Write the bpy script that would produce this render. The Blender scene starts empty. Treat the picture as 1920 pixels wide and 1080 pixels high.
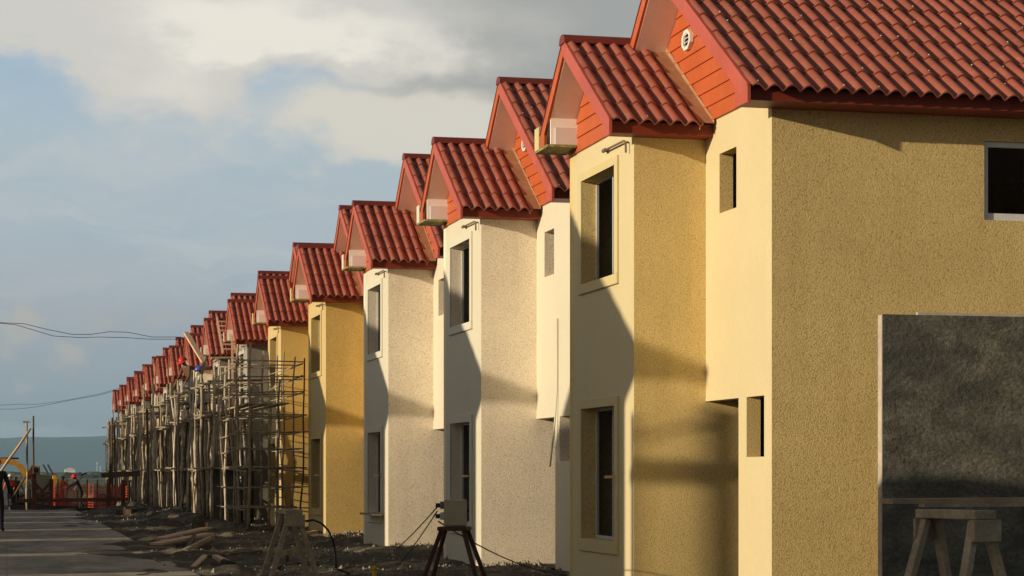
import bpy, bmesh, math, random
from mathutils import Vector, Matrix, noise as mnoise
R = math.radians
sc = bpy.context.scene
col = sc.collection
rnd = random.Random(7)

# ------------------------------------------------------------------ camera
FPX, HORIZON = 3980.0, 888.0
YAW = math.atan((960 - 12.8) / FPX)
CS, SN = math.cos(YAW), math.sin(YAW)
EYE = 1.4
cam = bpy.data.cameras.new('camera')
cam.sensor_width = 36.0
cam.lens = FPX / 1920 * 36
cam.shift_y = (HORIZON - 540) / 1920
cam.clip_start = 0.1
cam.clip_end = 60000
co = bpy.data.objects.new('camera', cam)
col.objects.link(co)
co.location = (0, 0, EYE)
co.rotation_euler = (R(90), 0, -YAW)
sc.camera = co


def gnd(px, py, z=0.0):
    """site survey point on level z"""
    d = FPX * (EYE - z) / (py - HORIZON)
    u = (px - 960) / FPX * d
    return Vector((u * CS + d * SN, d * CS - u * SN, z))


def at_d(px, py, d):
    u = (px - 960) / FPX * d
    return Vector((u * CS + d * SN, d * CS - u * SN, EYE + (HORIZON - py) * d / FPX))


# ------------------------------------------------------------------ materials
def newmat(name):
    m = bpy.data.materials.new(name)
    m.use_nodes = True
    nt = m.node_tree
    b = nt.nodes['Principled BSDF']
    return m, nt, b


def N(nt, t, **kw):
    n = nt.nodes.new(t)
    for k, v in kw.items():
        if k in n.inputs:
            n.inputs[k].default_value = v
        else:
            setattr(n, k, v)
    return n


def coords(nt, vary=True):
    tc = N(nt, 'ShaderNodeTexCoord')
    if not vary:
        return tc.outputs['Object']
    oi = N(nt, 'ShaderNodeObjectInfo')
    mu = N(nt, 'ShaderNodeMath', operation='MULTIPLY')
    mu.inputs[1].default_value = 37.0
    nt.links.new(oi.outputs['Random'], mu.inputs[0])
    ad = N(nt, 'ShaderNodeVectorMath', operation='ADD')
    nt.links.new(tc.outputs['Object'], ad.inputs[0])
    nt.links.new(mu.outputs[0], ad.inputs[1])
    return ad.outputs[0]


def ramp(nt, src, stops):
    r = N(nt, 'ShaderNodeValToRGB')
    els = r.color_ramp.elements
    while len(els) < len(stops):
        els.new(0.5)
    for e, (p, c) in zip(els, stops):
        e.position = p
        e.color = (c[0], c[1], c[2], 1) if hasattr(c, '__len__') else (c, c, c, 1)
    nt.links.new(src, r.inputs[0])
    return r.outputs[0]


def mul(c, f):
    return tuple(min(1, x * f) for x in c)


def noisy(name, c, rough=0.7, scale=3.0, amt=0.12, fine=40.0, fine_amt=0.06, bump=0.0, bump_scale=None,
          metallic=0.0, spec=0.3, stretch=None, dirt=None, bump_dist=0.01):
    """a surface colour broken by broad and fine mottling, with optional bump"""
    m, nt, b = newmat(name)
    v = coords(nt)
    if stretch:
        mp = N(nt, 'ShaderNodeMapping')
        mp.inputs['Scale'].default_value = stretch
        nt.links.new(v, mp.inputs['Vector'])
        v = mp.outputs[0]
    n1 = N(nt, 'ShaderNodeTexNoise', Scale=scale, Detail=5.0, Roughness=0.6)
    n2 = N(nt, 'ShaderNodeTexNoise', Scale=fine, Detail=3.0, Roughness=0.6)
    nt.links.new(v, n1.inputs['Vector'])
    nt.links.new(v, n2.inputs['Vector'])
    c1 = ramp(nt, n1.outputs[0], [(0.28, mul(c, 1 - amt)), (0.72, mul(c, 1 + amt))])
    g = ramp(nt, n2.outputs[0], [(0.3, 1 - fine_amt), (0.7, 1.0)])
    mx = N(nt, 'ShaderNodeMix', data_type='RGBA', blend_type='MULTIPLY')
    mx.inputs[0].default_value = 1
    nt.links.new(c1, mx.inputs[6])
    nt.links.new(g, mx.inputs[7])
    out = mx.outputs[2]
    if dirt:
        n3 = N(nt, 'ShaderNodeTexNoise', Scale=dirt[1], Detail=6.0, Roughness=0.7)
        nt.links.new(v, n3.inputs['Vector'])
        f = ramp(nt, n3.outputs[0], [(dirt[2], 0.0), (dirt[3], 1.0)])
        m2 = N(nt, 'ShaderNodeMix', data_type='RGBA')
        nt.links.new(f, m2.inputs[0])
        nt.links.new(out, m2.inputs[6])
        m2.inputs[7].default_value = (*dirt[0], 1)
        out = m2.outputs[2]
    nt.links.new(out, b.inputs['Base Color'])
    b.inputs['Roughness'].default_value = rough
    b.inputs['Metallic'].default_value = metallic
    b.inputs['Specular IOR Level'].default_value = spec
    if bump:
        nb = N(nt, 'ShaderNodeTexNoise', Scale=bump_scale or fine, Detail=4.0, Roughness=0.65)
        nt.links.new(v, nb.inputs['Vector'])
        bp = N(nt, 'ShaderNodeBump', Strength=bump, Distance=bump_dist)
        nt.links.new(nb.outputs[0], bp.inputs['Height'])
        nt.links.new(bp.outputs[0], b.inputs['Normal'])
    return m


def stucco(name, c, dark, light, scale=74.0, dist=0.005, strength=0.6):
    """sprayed rough-cast plaster: pits, grains and pale chips"""
    m, nt, b = newmat(name)
    v = coords(nt)
    big = N(nt, 'ShaderNodeTexNoise', Scale=0.9, Detail=5.0, Roughness=0.6)
    grain = N(nt, 'ShaderNodeTexNoise', Scale=scale, Detail=3.0, Roughness=0.65)
    chip = N(nt, 'ShaderNodeTexVoronoi', Scale=scale * 0.75)
    for n in (big, grain, chip):
        nt.links.new(v, n.inputs['Vector'])
    mp = N(nt, 'ShaderNodeMapping')
    mp.inputs['Scale'].default_value = (2.2, 2.2, 0.28)
    nt.links.new(v, mp.inputs['Vector'])
    run = N(nt, 'ShaderNodeTexNoise', Scale=1.6, Detail=6.0, Roughness=0.65)
    nt.links.new(mp.outputs[0], run.inputs['Vector'])
    base0 = ramp(nt, big.outputs[0], [(0.28, mul(c, 0.93)), (0.72, mul(c, 1.1))])
    rn = ramp(nt, run.outputs[0], [(0.30, (0.92, 0.91, 0.89)), (0.50, (1, 1, 1))])
    bm_ = N(nt, 'ShaderNodeMix', data_type='RGBA', blend_type='MULTIPLY')
    bm_.inputs[0].default_value = 1
    nt.links.new(base0, bm_.inputs[6])
    nt.links.new(rn, bm_.inputs[7])
    base = bm_.outputs[2]
    gr = ramp(nt, grain.outputs[0], [(0.34, dark), (0.45, (1, 1, 1)), (0.58, (1, 1, 1)), (0.68, light)])
    mx = N(nt, 'ShaderNodeMix', data_type='RGBA', blend_type='MULTIPLY')
    mx.inputs[0].default_value = 1
    nt.links.new(base, mx.inputs[6])
    nt.links.new(gr, mx.inputs[7])
    nt.links.new(mx.outputs[2], b.inputs['Base Color'])
    b.inputs['Roughness'].default_value = 0.85
    b.inputs['Specular IOR Level'].default_value = 0.25
    ad = N(nt, 'ShaderNodeMath', operation='MULTIPLY_ADD')
    nt.links.new(chip.outputs['Distance'], ad.inputs[0])
    ad.inputs[1].default_value = -0.6
    nt.links.new(grain.outputs[0], ad.inputs[2])
    bp = N(nt, 'ShaderNodeBump', Strength=strength, Distance=dist)
    nt.links.new(ad.outputs[0], bp.inputs['Height'])
    nt.links.new(bp.outputs[0], b.inputs['Normal'])
    return m


M = {}
# smooth painted fronts
def paint(n, c):
    return noisy(n, c, rough=0.75, scale=0.8, amt=0.035, fine=18, fine_amt=0.05, bump=0.25, bump_scale=22, bump_dist=0.006)
M['front_yellow'] = paint('front_yellow', (0.64, 0.545, 0.325))
M['front_gold'] = paint('front_gold', (0.60, 0.465, 0.215))
M['front_cream'] = paint('front_cream', (0.66, 0.615, 0.48))
M['front_grey'] = noisy('front_grey', (0.36, 0.335, 0.29), rough=0.85, scale=1.2, amt=0.2, fine=14, fine_amt=0.15, bump=0.4, bump_scale=16)
M['side_yellow'] = stucco('side_yellow', (0.70, 0.525, 0.225), (0.5, 0.48, 0.42), (1.3, 1.28, 1.25))
M['side_gold'] = stucco('side_gold', (0.64, 0.445, 0.155), (0.5, 0.48, 0.4), (1.3, 1.3, 1.2))
M['side_cream'] = stucco('side_cream', (0.93, 0.80, 0.63), (0.42, 0.39, 0.34), (1.25, 1.25, 1.25))
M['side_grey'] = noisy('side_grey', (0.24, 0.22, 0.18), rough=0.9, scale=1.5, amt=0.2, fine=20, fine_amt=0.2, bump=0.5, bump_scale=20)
M['reveal'] = noisy('reveal', (0.40, 0.33, 0.21), rough=0.9, scale=2, amt=0.2, fine=30, fine_amt=0.25, bump=0.5, bump_scale=30)
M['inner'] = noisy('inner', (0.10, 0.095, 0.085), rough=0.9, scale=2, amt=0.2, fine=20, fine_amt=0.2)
M['trim_yellow'] = paint('trim_yellow', (0.62, 0.52, 0.27))
M['trim_cream'] = paint('trim_cream', (0.66, 0.63, 0.52))
M['trim_gold'] = paint('trim_gold', (0.60, 0.46, 0.20))
M['trim_grey'] = paint('trim_grey', (0.5, 0.48, 0.44))
# roof
M['tile'] = noisy('tile', (0.35, 0.102, 0.068), rough=0.55, scale=1.6, amt=0.2, fine=60, fine_amt=0.14, bump=0.15, bump_scale=120,
                  spec=0.35, dirt=((0.44, 0.22, 0.15), 9.0, 0.58, 0.80), bump_dist=0.004)
M['cap'] = noisy('cap', (0.18, 0.032, 0.022), rough=0.5, scale=2, amt=0.15, fine=30, fine_amt=0.1, dirt=((0.32, 0.14, 0.1), 6, 0.6, 0.8))
M['barge'] = noisy('barge', (0.47, 0.098, 0.062), rough=0.5, scale=2, amt=0.1, fine=25, fine_amt=0.08, dirt=((0.5, 0.2, 0.14), 5, 0.58, 0.8))
M['siding'] = noisy('siding', (0.49, 0.106, 0.032), rough=0.55, scale=3, amt=0.1, fine=20, fine_amt=0.06, dirt=((0.55, 0.17, 0.07), 4, 0.58, 0.8))
M['fascia'] = noisy('fascia', (0.24, 0.038, 0.015), rough=0.5, scale=2, amt=0.12, fine=20, fine_amt=0.1)
M['soffit'] = noisy('soffit', (0.90, 0.86, 0.80), rough=0.8, scale=1.5, amt=0.06, fine=10, fine_amt=0.05)
M['soffit_end'] = noisy('soffit_end', (0.74, 0.66, 0.64), rough=0.8, scale=2, amt=0.04, fine=10, fine_amt=0.04)
M['flashing'] = noisy('flashing', (0.42, 0.22, 0.12), rough=0.55, scale=3, amt=0.15, fine=25, fine_amt=0.12, dirt=((0.5, 0.36, 0.24), 5, 0.52, 0.75))
M['screw'] = noisy('screw', (0.75, 0.70, 0.66), rough=0.4)
M['mossy'] = noisy('mossy', (0.38, 0.34, 0.14), rough=0.95, scale=12, amt=0.5, fine=40, fine_amt=0.5, bump=1, bump_scale=25, bump_dist=0.03)
M['alu'] = noisy('alu', (0.48, 0.49, 0.50), rough=0.45, scale=5, amt=0.06)
M['vent_white'] = noisy('vent_white', (0.78, 0.77, 0.74), rough=0.5, scale=8, amt=0.04)
M['dark'] = noisy('dark', (0.015, 0.015, 0.014), rough=0.6)
M['steel_rod'] = noisy('steel_rod', (0.22, 0.15, 0.10), rough=0.7, scale=20, amt=0.3)
# site
M['wood'] = noisy('wood', (0.42, 0.31, 0.20), rough=0.85, scale=3, amt=0.3, fine=30, fine_amt=0.25, bump=0.4, bump_scale=40)
M['wood_grey'] = noisy('wood_grey', (0.42, 0.34, 0.235), rough=0.9, scale=4, amt=0.3, fine=30, fine_amt=0.3, stretch=(1, 1, 1), bump=0.5, bump_scale=40)
M['wood_dark'] = noisy('wood_dark', (0.13, 0.09, 0.055), rough=0.9, scale=4, amt=0.35, fine=25, fine_amt=0.3, bump=0.5, bump_scale=30)
M['wood_fresh'] = noisy('wood_fresh', (0.66, 0.46, 0.31), rough=0.75, scale=3, amt=0.15, fine=25, fine_amt=0.15)
M['wood_pole'] = noisy('wood_pole', (0.42, 0.34, 0.225), rough=0.9, scale=6, amt=0.45, fine=25, fine_amt=0.35, bump=0.7, bump_scale=18, bump_dist=0.02,
                       dirt=((0.52, 0.47, 0.38), 3.0, 0.53, 0.66))  # pale patches: cement splashes, also painted in to mimic sun glints
M['wood_pale'] = noisy('wood_pale', (0.62, 0.54, 0.42), rough=0.85, scale=5, amt=0.35, fine=30, fine_amt=0.3, bump=0.4, bump_scale=30)
M['rust_wood'] = noisy('rust_wood', (0.075, 0.032, 0.022), rough=0.8, scale=8, amt=0.4, fine=40, fine_amt=0.3, bump=0.4)
M['barrier_red'] = noisy('barrier_red', (0.20, 0.075, 0.04), rough=0.8, scale=5, amt=0.35, fine=20, fine_amt=0.3)
M['net_orange'] = noisy('net_orange', (0.62, 0.085, 0.028), rough=0.6, scale=3, amt=0.2)
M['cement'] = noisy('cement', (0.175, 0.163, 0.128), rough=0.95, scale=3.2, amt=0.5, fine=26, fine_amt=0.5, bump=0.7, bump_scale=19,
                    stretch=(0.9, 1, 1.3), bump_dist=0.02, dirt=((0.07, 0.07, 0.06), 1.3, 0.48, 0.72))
M['cement_edge'] = noisy('cement_edge', (0.50, 0.44, 0.36), rough=0.95, scale=5, amt=0.2, fine=15, fine_amt=0.2, bump=0.5, bump_scale=15)
M['box_grey'] = noisy('box_grey', (0.44, 0.36, 0.22), rough=0.6, scale=6, amt=0.12)
M['socket'] = noisy('socket', (0.16, 0.17, 0.19), rough=0.5, scale=20, amt=0.3)
M['socket_pale'] = noisy('socket_pale', (0.5, 0.5, 0.48), rough=0.5)
M['cable'] = noisy('cable', (0.03, 0.026, 0.022), rough=0.6)
M['hose'] = noisy('hose', (0.022, 0.024, 0.022), rough=0.9, spec=0.1)
M['exc_yellow'] = noisy('exc_yellow', (0.55, 0.27, 0.03), rough=0.5, scale=3, amt=0.25, fine=15, fine_amt=0.2)
M['exc_dark'] = noisy('exc_dark', (0.06, 0.055, 0.04), rough=0.6, scale=4, amt=0.3)
M['white_wall'] = noisy('white_wall', (0.82, 0.82, 0.80), rough=0.7)
M['bucket'] = noisy('bucket', (0.12, 0.10, 0.05), rough=0.7, scale=8, amt=0.4)
M['yellow'] = noisy('yellow', (0.65, 0.38, 0.02), rough=0.6)
M['wet_slab'] = noisy('wet_slab', (0.42, 0.42, 0.41), rough=0.35, scale=1.5, amt=0.25, fine=9, fine_amt=0.25)
M['skin'] = noisy('skin', (0.22, 0.12, 0.075), rough=0.6)
M['hi_vis'] = noisy('hi_vis', (0.85, 0.13, 0.03), rough=0.7)
M['cloth_dark'] = noisy('cloth_dark', (0.02, 0.02, 0.024), rough=0.9)
M['cloth_navy'] = noisy('cloth_navy', (0.025, 0.03, 0.05), rough=0.9)
M['cloth_white'] = noisy('cloth_white', (0.62, 0.62, 0.60), rough=0.9)
M['cloth_brown'] = noisy('cloth_brown', (0.14, 0.075, 0.04), rough=0.9)
M['cloth_grey'] = noisy('cloth_grey', (0.3, 0.3, 0.29), rough=0.9)
M['helmet_red'] = noisy('helmet_red', (0.62, 0.035, 0.02), rough=0.35)
M['helmet_blue'] = noisy('helmet_blue', (0.04, 0.12, 0.5), rough=0.35)
M['helmet_white'] = noisy('helmet_white', (0.55, 0.62, 0.72), rough=0.35)
M['rubble'] = noisy('rubble', (0.33, 0.29, 0.225), rough=0.95, scale=5, amt=0.5, fine=20, fine_amt=0.4)


# ------------------------------------------------------------------ mesh building
class MB:
    def __init__(self):
        self.v, self.f, self.mi, self.sm = [], [], [], []

    def face(self, pts, mi=0, smooth=False):
        i = len(self.v)
        self.v += [tuple(p) for p in pts]
        self.f.append(tuple(range(i, i + len(pts))))
        self.mi.append(mi)
        self.sm.append(smooth)

    def box(self, lo, hi, mi=0, mat=None):
        x0, y0, z0 = lo
        x1, y1, z1 = hi
        p = [Vector(q) for q in ((x0, y0, z0), (x1, y0, z0), (x1, y1, z0), (x0, y1, z0), (x0, y0, z1), (x1, y0, z1), (x1, y1, z1), (x0, y1, z1))]
        if mat is not None:
            p = [mat @ q for q in p]
        i = len(self.v)
        self.v += [tuple(q) for q in p]
        for f in ((0, 3, 2, 1), (4, 5, 6, 7), (0, 1, 5, 4), (1, 2, 6, 5), (2, 3, 7, 6), (3, 0, 4, 7)):
            self.f.append(tuple(i + k for k in f))
            self.mi.append(mi)
            self.sm.append(False)
        return self

    def beam(self, a, b, w, h, mi=0, up=(0, 0, 1)):
        """squared timber from a to b"""
        a, b = Vector(a), Vector(b)
        d = (b - a)
        L = d.length
        d.normalize()
        upv = Vector(up)
        if abs(d.dot(upv)) > 0.98:
            upv = Vector((0, 1, 0))
        s = d.cross(upv).normalized()
        u = s.cross(d).normalized()
        m = Matrix((s, d, u)).transposed().to_4x4()
        m.translation = a
        self.box((-w / 2, 0, -h / 2), (w / 2, L, h / 2), mi, m)
        return self

    def tube(self, pts, r, n=8, mi=0, r2=None, cap=True):
        pts = [Vector(p) for p in pts]
        k = len(pts)
        i0 = len(self.v)
        prev = None
        for j, p in enumerate(pts):
            t = (pts[min(j + 1, k - 1)] - pts[max(j - 1, 0)]).normalized()
            ref = Vector((0, 0, 1)) if abs(t.z) < 0.9 else Vector((1, 0, 0))
            if prev is None:
                s = t.cross(ref).normalized()
            else:
                s = (prev - t * prev.dot(t)).normalized()
            prev = s
            u = t.cross(s)
            rr = r if r2 is None else r + (r2 - r) * j / (k - 1)
            if callable(r):
                rr = r(j)
            for q in range(n):
                a = 2 * math.pi * q / n
                self.v.append(tuple(p + (s * math.cos(a) + u * math.sin(a)) * rr))
        for j in range(k - 1):
            for q in range(n):
                a, b = i0 + j * n + q, i0 + j * n + (q + 1) % n
                self.f.append((a, b, b + n, a + n))
                self.mi.append(mi)
                self.sm.append(True)
        if cap:
            self.f.append(tuple(i0 + q for q in reversed(range(n))))
            self.f.append(tuple(i0 + (k - 1) * n + q for q in range(n)))
            self.mi += [mi, mi]
            self.sm += [False, False]
        return self

    def prism(self, poly, axis, a, b, mi=0):
        """polygon (2D) extruded along axis 'x' or 'y' between a and b"""
        def P(q, t):
            return (t, q[0], q[1]) if axis == 'x' else (q[0], t, q[1])
        n = len(poly)
        self.face([P(q, a) for q in poly], mi)
        self.face([P(q, b) for q in reversed(poly)], mi)
        for i in range(n):
            p, q = poly[i], poly[(i + 1) % n]
            self.face([P(p, a), P(p, b), P(q, b), P(q, a)], mi)
        return self

    def build(self, name, mats, parent=None, recalc=True, bevel=0):
        me = bpy.data.meshes.new(name)
        me.from_pydata(self.v, [], self.f)
        if not isinstance(mats, (list, tuple)):
            mats = [mats]
        for m in mats:
            me.materials.append(M[m] if isinstance(m, str) else m)
        me.polygons.foreach_set('material_index', self.mi)
        me.polygons.foreach_set('use_smooth', self.sm)
        if recalc or bevel:
            bm = bmesh.new()
            bm.from_mesh(me)
            if recalc:
                bmesh.ops.recalc_face_normals(bm, faces=bm.faces)
            if bevel:
                bmesh.ops.remove_doubles(bm, verts=bm.verts, dist=1e-5)
                bmesh.ops.bevel(bm, geom=[e for e in bm.edges if len(e.link_faces) == 2 and e.calc_face_angle(0) > 0.6],
                                offset=bevel, segments=1, affect='EDGES')
            bm.to_mesh(me)
            bm.free()
        me.update()
        o = bpy.data.objects.new(name, me)
        col.objects.link(o)
        if parent is not None:
            o.parent = parent
        return o


def tag(o, label=None, cat=None, group=None, kind=None):
    if label:
        o['label'] = label
    if cat:
        o['category'] = cat
    if group:
        o['group'] = group
    if kind:
        o['kind'] = kind
    return o


def empty(name, loc=(0, 0, 0), rz=0.0, label=None, cat=None, group=None):
    o = bpy.data.objects.new(name, None)
    o.empty_display_size = 0.2
    col.objects.link(o)
    o.location = loc
    o.rotation_euler = (0, 0, rz)
    return tag(o, label, cat, group)


def copy_tree(o, parent=None):
    c = o.copy()
    col.objects.link(c)
    c.parent = parent
    for ch in list(o.children):
        copy_tree(ch, c)
    return c


def recentre(o):
    """put the object's origin at the base of its own mesh"""
    me = o.data
    xs = [v.co for v in me.vertices]
    c = Vector(((min(v.x for v in xs) + max(v.x for v in xs)) / 2, (min(v.y for v in xs) + max(v.y for v in xs)) / 2, min(v.z for v in xs)))
    me.transform(Matrix.Translation(-c))
    o.location = o.location + c
    return o


# ------------------------------------------------------------------ houses
DEPTH = 6.6
FAR = 4.99                    # fire wall, local y
BX, BY = -0.86, 2.16          # bay front plane and near corner
EAVE_Z = 5.38
PITCH = 0.635
FPITCH = 0.88                 # the far slopes are steeper
MR_X, MR_E, MR_R = -0.44, -0.44, 2.74      # main roof: verge, eave, ridge
BR_X, BR_E, BR_R = -1.24, 1.89, 3.84       # bay roof
MR_Z = EAVE_Z + (MR_R - MR_E) * PITCH
BR_Z = EAVE_Z + (BR_R - BR_E) * PITCH
WALL_TOP = 5.41
B_FAR = 4.97                  # far end of the bay roof


def wall(mb, org, ua, inward, W, H, holes, t, outer=0, inner=1, end=0):
    """a wall W x H with real openings; ua runs along it, inward through its thickness"""
    org, ua, inw = Vector(org), Vector(ua), Vector(inward)
    us = sorted({0, W, *[h[0] for h in holes], *[h[1] for h in holes]})
    vs = sorted({0, H, *[h[2] for h in holes], *[h[3] for h in holes]})
    P = lambda u, v, k: org + ua * u + Vector((0, 0, v)) + inw * (k * t)
    for i in range(len(us) - 1):
        for j in range(len(vs) - 1):
            um, vm = (us[i] + us[i + 1]) / 2, (vs[j] + vs[j + 1]) / 2
            if any(h[0] < um < h[1] and h[2] < vm < h[3] for h in holes):
                continue
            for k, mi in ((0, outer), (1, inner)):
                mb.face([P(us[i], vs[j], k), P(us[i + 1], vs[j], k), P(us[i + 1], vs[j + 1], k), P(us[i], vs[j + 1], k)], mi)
    for (a, b, c, d) in holes:
        q = [(a, c), (b, c), (b, d), (a, d)]
        for e in range(4):
            p0, p1 = q[e], q[(e + 1) % 4]
            mb.face([P(*p0, 0), P(*p1, 0), P(*p1, 1), P(*p0, 1)], 2)
    q = [(0, 0), (W, 0), (W, H), (0, H)]
    for e in range(4):
        p0, p1 = q[e], q[(e + 1) % 4]
        mb.face([P(*p0, 0), P(*p1, 0), P(*p1, 1), P(*p0, 1)], end)


def tiles(mb, x0, x1, e, r, seed, w=0.19, amp=0.068, course=0.5, spp=12):
    """pressed roof sheet: round waves across, stepped courses up the slope; e, r = (y, z) at eave and ridge"""
    rr = random.Random(seed)
    sl = Vector((0, r[0] - e[0], r[1] - e[1]))
    L = sl.length
    sl.normalize()
    nrm = Vector((0, -sl.z, sl.y)) if sl.y > 0 else Vector((0, sl.z, -sl.y))
    O = Vector((0, e[0], e[1]))
    nx = int(round((x1 - x0) / w * spp))
    xs = [x0 + (x1 - x0) * i / nx for i in range(nx + 1)]
    def prof(x):
        t = ((x - x0) / w + 0.22) % 1.0
        s = abs(math.sin(math.pi * t))
        return amp * (0.80 * s + 0.20 * s * s)
    hs = [prof(x) for x in xs]
    s, k = 0.0, 0
    while s < L - 0.02:
        s1 = min(L, s + course)
        lip = 0.021 + rr.uniform(-0.003, 0.004)
        base = len(mb.v)
        rows = ((s, lip - 0.02), (s, lip), (s + 0.5 * (s1 - s), lip * 0.55), (s1 + 0.01, 0.0))
        for ri, (ss, up) in enumerate(rows):
            for i, x in enumerate(xs):
                j = rr.uniform(-0.0012, 0.0012)
                mb.v.append(tuple(O + sl * (ss + (0.004 * math.sin(x * 9 + k) if ri < 2 else 0)) + nrm * (hs[i] + up + j) + Vector((x, 0, 0))))
        for ri in range(3):
            for i in range(nx):
                a = base + ri * (nx + 1) + i
                mb.f.append((a, a + 1, a + nx + 2, a + nx + 1))
                mb.mi.append(0)
                mb.sm.append(ri > 0)
        # screw heads on some crests
        nw = int((x1 - x0) / w)
        for q in range(nw):
            if rr.random() < 0.22:
                x = x0 + (q + 0.28) * w + rr.uniform(-0.01, 0.015)
                p = O + sl * (s + rr.choice((0.035, 0.05, 0.05, 0.28))) + nrm * (amp + lip + 0.004) + Vector((x, 0, 0))
                h = rr.uniform(0.003, 0.0065)
                mb.box(p - Vector((h, h, h)), p + Vector((h, h, h)), 1)
        s, k = s1, k + 1


def slope_z(y, eave, ridge, rz):
    return rz - abs(y - ridge) * PITCH


def gable_siding(x, y0, y1, ridge, rz, drop, name, parent):
    top = rz - drop
    """horizontal boards filling a gable, each leaning slightly over the next"""
    mb = MB()
    z = WALL_TOP
    bh = 0.178
    top = rz - drop
    while z < top - 0.02:
        z1 = min(z + bh, top - 0.005)
        def span(zz):
            h = top - zz
            return max(y0, ridge - h / PITCH), min(y1, ridge + h / FPITCH)
        a0, b0 = span(z)
        a1, b1 = span(z1)
        o0, o1 = x - 0.030, x - 0.012
        mb.face([(o0, a0, z), (o0, b0, z), (o1, b1, z1), (o1, a1, z1)])
        mb.face([(o0, a0, z), (x, a0, z), (x, b0, z), (o0, b0, z)])
        z = z1
    mb.face([(x, y0, WALL_TOP), (x, y1, WALL_TOP), (x, y1, max(WALL_TOP, top - (y1 - ridge) * FPITCH)), (x, ridge, top), (x, y0, max(WALL_TOP, top - (ridge - y0) * PITCH))])
    return mb.build(name, 'siding', parent, recalc=False)


def make_roof(root, x0, x1, eave, ridge, rz, far, seed, name, flash=False, back=True):
    mb = MB()
    xe = x1 - (0.17 if flash else 0.0)
    tw = 0.178 if flash else 0.19
    def rz_at(y):
        return rz - (ridge - y) * PITCH if y < ridge else rz - (y - ridge) * FPITCH
    tiles(mb, x0 + 0.012, xe, (eave - 0.12, EAVE_Z - 0.12 * PITCH), (ridge, rz), seed, w=tw)
    tiles(mb, x0 + 0.02, x1 if not flash else x1 - 0.3, (far, rz_at(far)), (ridge, rz), seed + 1)
    roof = mb.build(name, ['tile', 'screw'], root, recalc=False)
    # ridge cap: a half round with end disc
    mb = MB()
    n = 9
    a, b = x0 - 0.03, x1
    seg = 6 if x1 - x0 > 3 else 1
    for s in range(seg):
        xa, xb = a + (b - a) * s / seg, a + (b - a) * (s + 1) / seg + (0.04 if s < seg - 1 else 0)
        lift = 0.012 * (s % 2)
        pr = [(ridge + 0.135 * math.cos(math.pi * i / (n - 1)), rz - 0.015 + lift + 0.115 * math.sin(math.pi * i / (n - 1)) ** 0.8) for i in range(n)]
        for i in range(n - 1):
            mb.face([(xa, *pr[i]), (xb, *pr[i]), (xb, *pr[i + 1]), (xa, *pr[i + 1])], 0, False)
        mb.face([(xa, *q) for q in pr])
        mb.face([(xb, *q) for q in pr])
    mb.build('ridge_cap', 'cap', roof)
    # barge boards with a turned-down metal edge
    for sgn, yend in ((-1, eave), (1, far)):
        mb = MB()
        zend = rz_at(yend)
        up = 0.05
        y_in = ridge
        dn = -0.155 if sgn < 0 else -0.14
        if sgn < 0:
            yend, zend = yend - 0.07, rz_at(yend - 0.07)
        poly = [(y_in, rz + up), (yend, zend + up), (yend, zend + dn), (y_in, rz - 0.17 if sgn < 0 else rz - 0.14)]
        mb.prism(poly, 'x', x0 - 0.012, x0 + 0.022)
        mb.prism([(y_in, rz + up + 0.006), (yend + 0.01 * sgn, zend + up + 0.006), (yend + 0.01 * sgn, zend + up - 0.012), (y_in, rz + up - 0.012)], 'x', x0 - 0.022, x0 + 0.036, 0 if sgn < 0 else 1)
        if flash and sgn > 0:
            mb.box((x0 - 0.0115, yend - 0.20, 5.502), (x0 + 0.0215, yend - 0.002, zend + 0.02))
        mb.build('barge_board', ['barge', 'cap'] if sgn < 0 else ['siding', 'cap'], roof)
    # eave fascia, slopes' underside and boxed eave
    mb = MB()
    mb.box((x0 + 0.022, eave, EAVE_Z - 0.15), (x1 - 0.001, eave + 0.03, EAVE_Z - 0.02))
    mb.build('fascia', 'fascia', roof)
    for yend, mt in ((eave, 'barge'), (far, 'soffit')):
        ye = yend + (0.03 if yend < ridge else 0)
        ze = rz_at(ye)
        mb = MB()
        mb.prism([(ridge, rz - 0.15), (ye, ze - 0.13), (ye, ze - 0.105), (ridge, rz - 0.125)], 'x', x0 + 0.022, x1)
        if mt == 'barge':
            mb.build('soffit', mt, roof)
    wy = 0.0 if name == 'main_roof' else BY
    if flash:
        mb.box((x0 + 0.024, 4.58, 5.503), (BX - 0.001, 4.61, 5.83))
    mb.build('soffit', 'soffit', roof)
    mb = MB()
    mb.box((x0 + 0.06, eave + 0.03, EAVE_Z - 0.15), (x1, wy - 0.003, EAVE_Z - 0.135))
    mb.build('eave_board', 'fascia', roof)
    return roof


def window_frame(root, plane, fixed, a0, a1, z0, z1, mull=True, w=0.045, mat='alu'):
    """sliding aluminium frame; plane 'x' (front windows) or 'y' (side window)"""
    mb = MB()
    def bx(a, b, c, d, k0=-0.015, k1=0.015):
        if plane == 'x':
            mb.box((fixed + k0, a, c), (fixed + k1, b, d))
        else:
            mb.box((a, fixed + k0, c), (b, fixed + k1, d))
    bx(a0, a0 + w, z0, z1)
    bx(a1 - w, a1, z0, z1)
    bx(a0 + w, a1 - w, z0, z0 + w * 1.3)
    bx(a0 + w, a1 - w, z1 - w, z1)
    if mull:
        m = (a0 + a1) / 2
        bx(m - 0.02, m + 0.02, z0 + w * 1.3, z1 - w, -0.012, 0.012)
    return mb.build('window_frame', mat, root)


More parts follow.
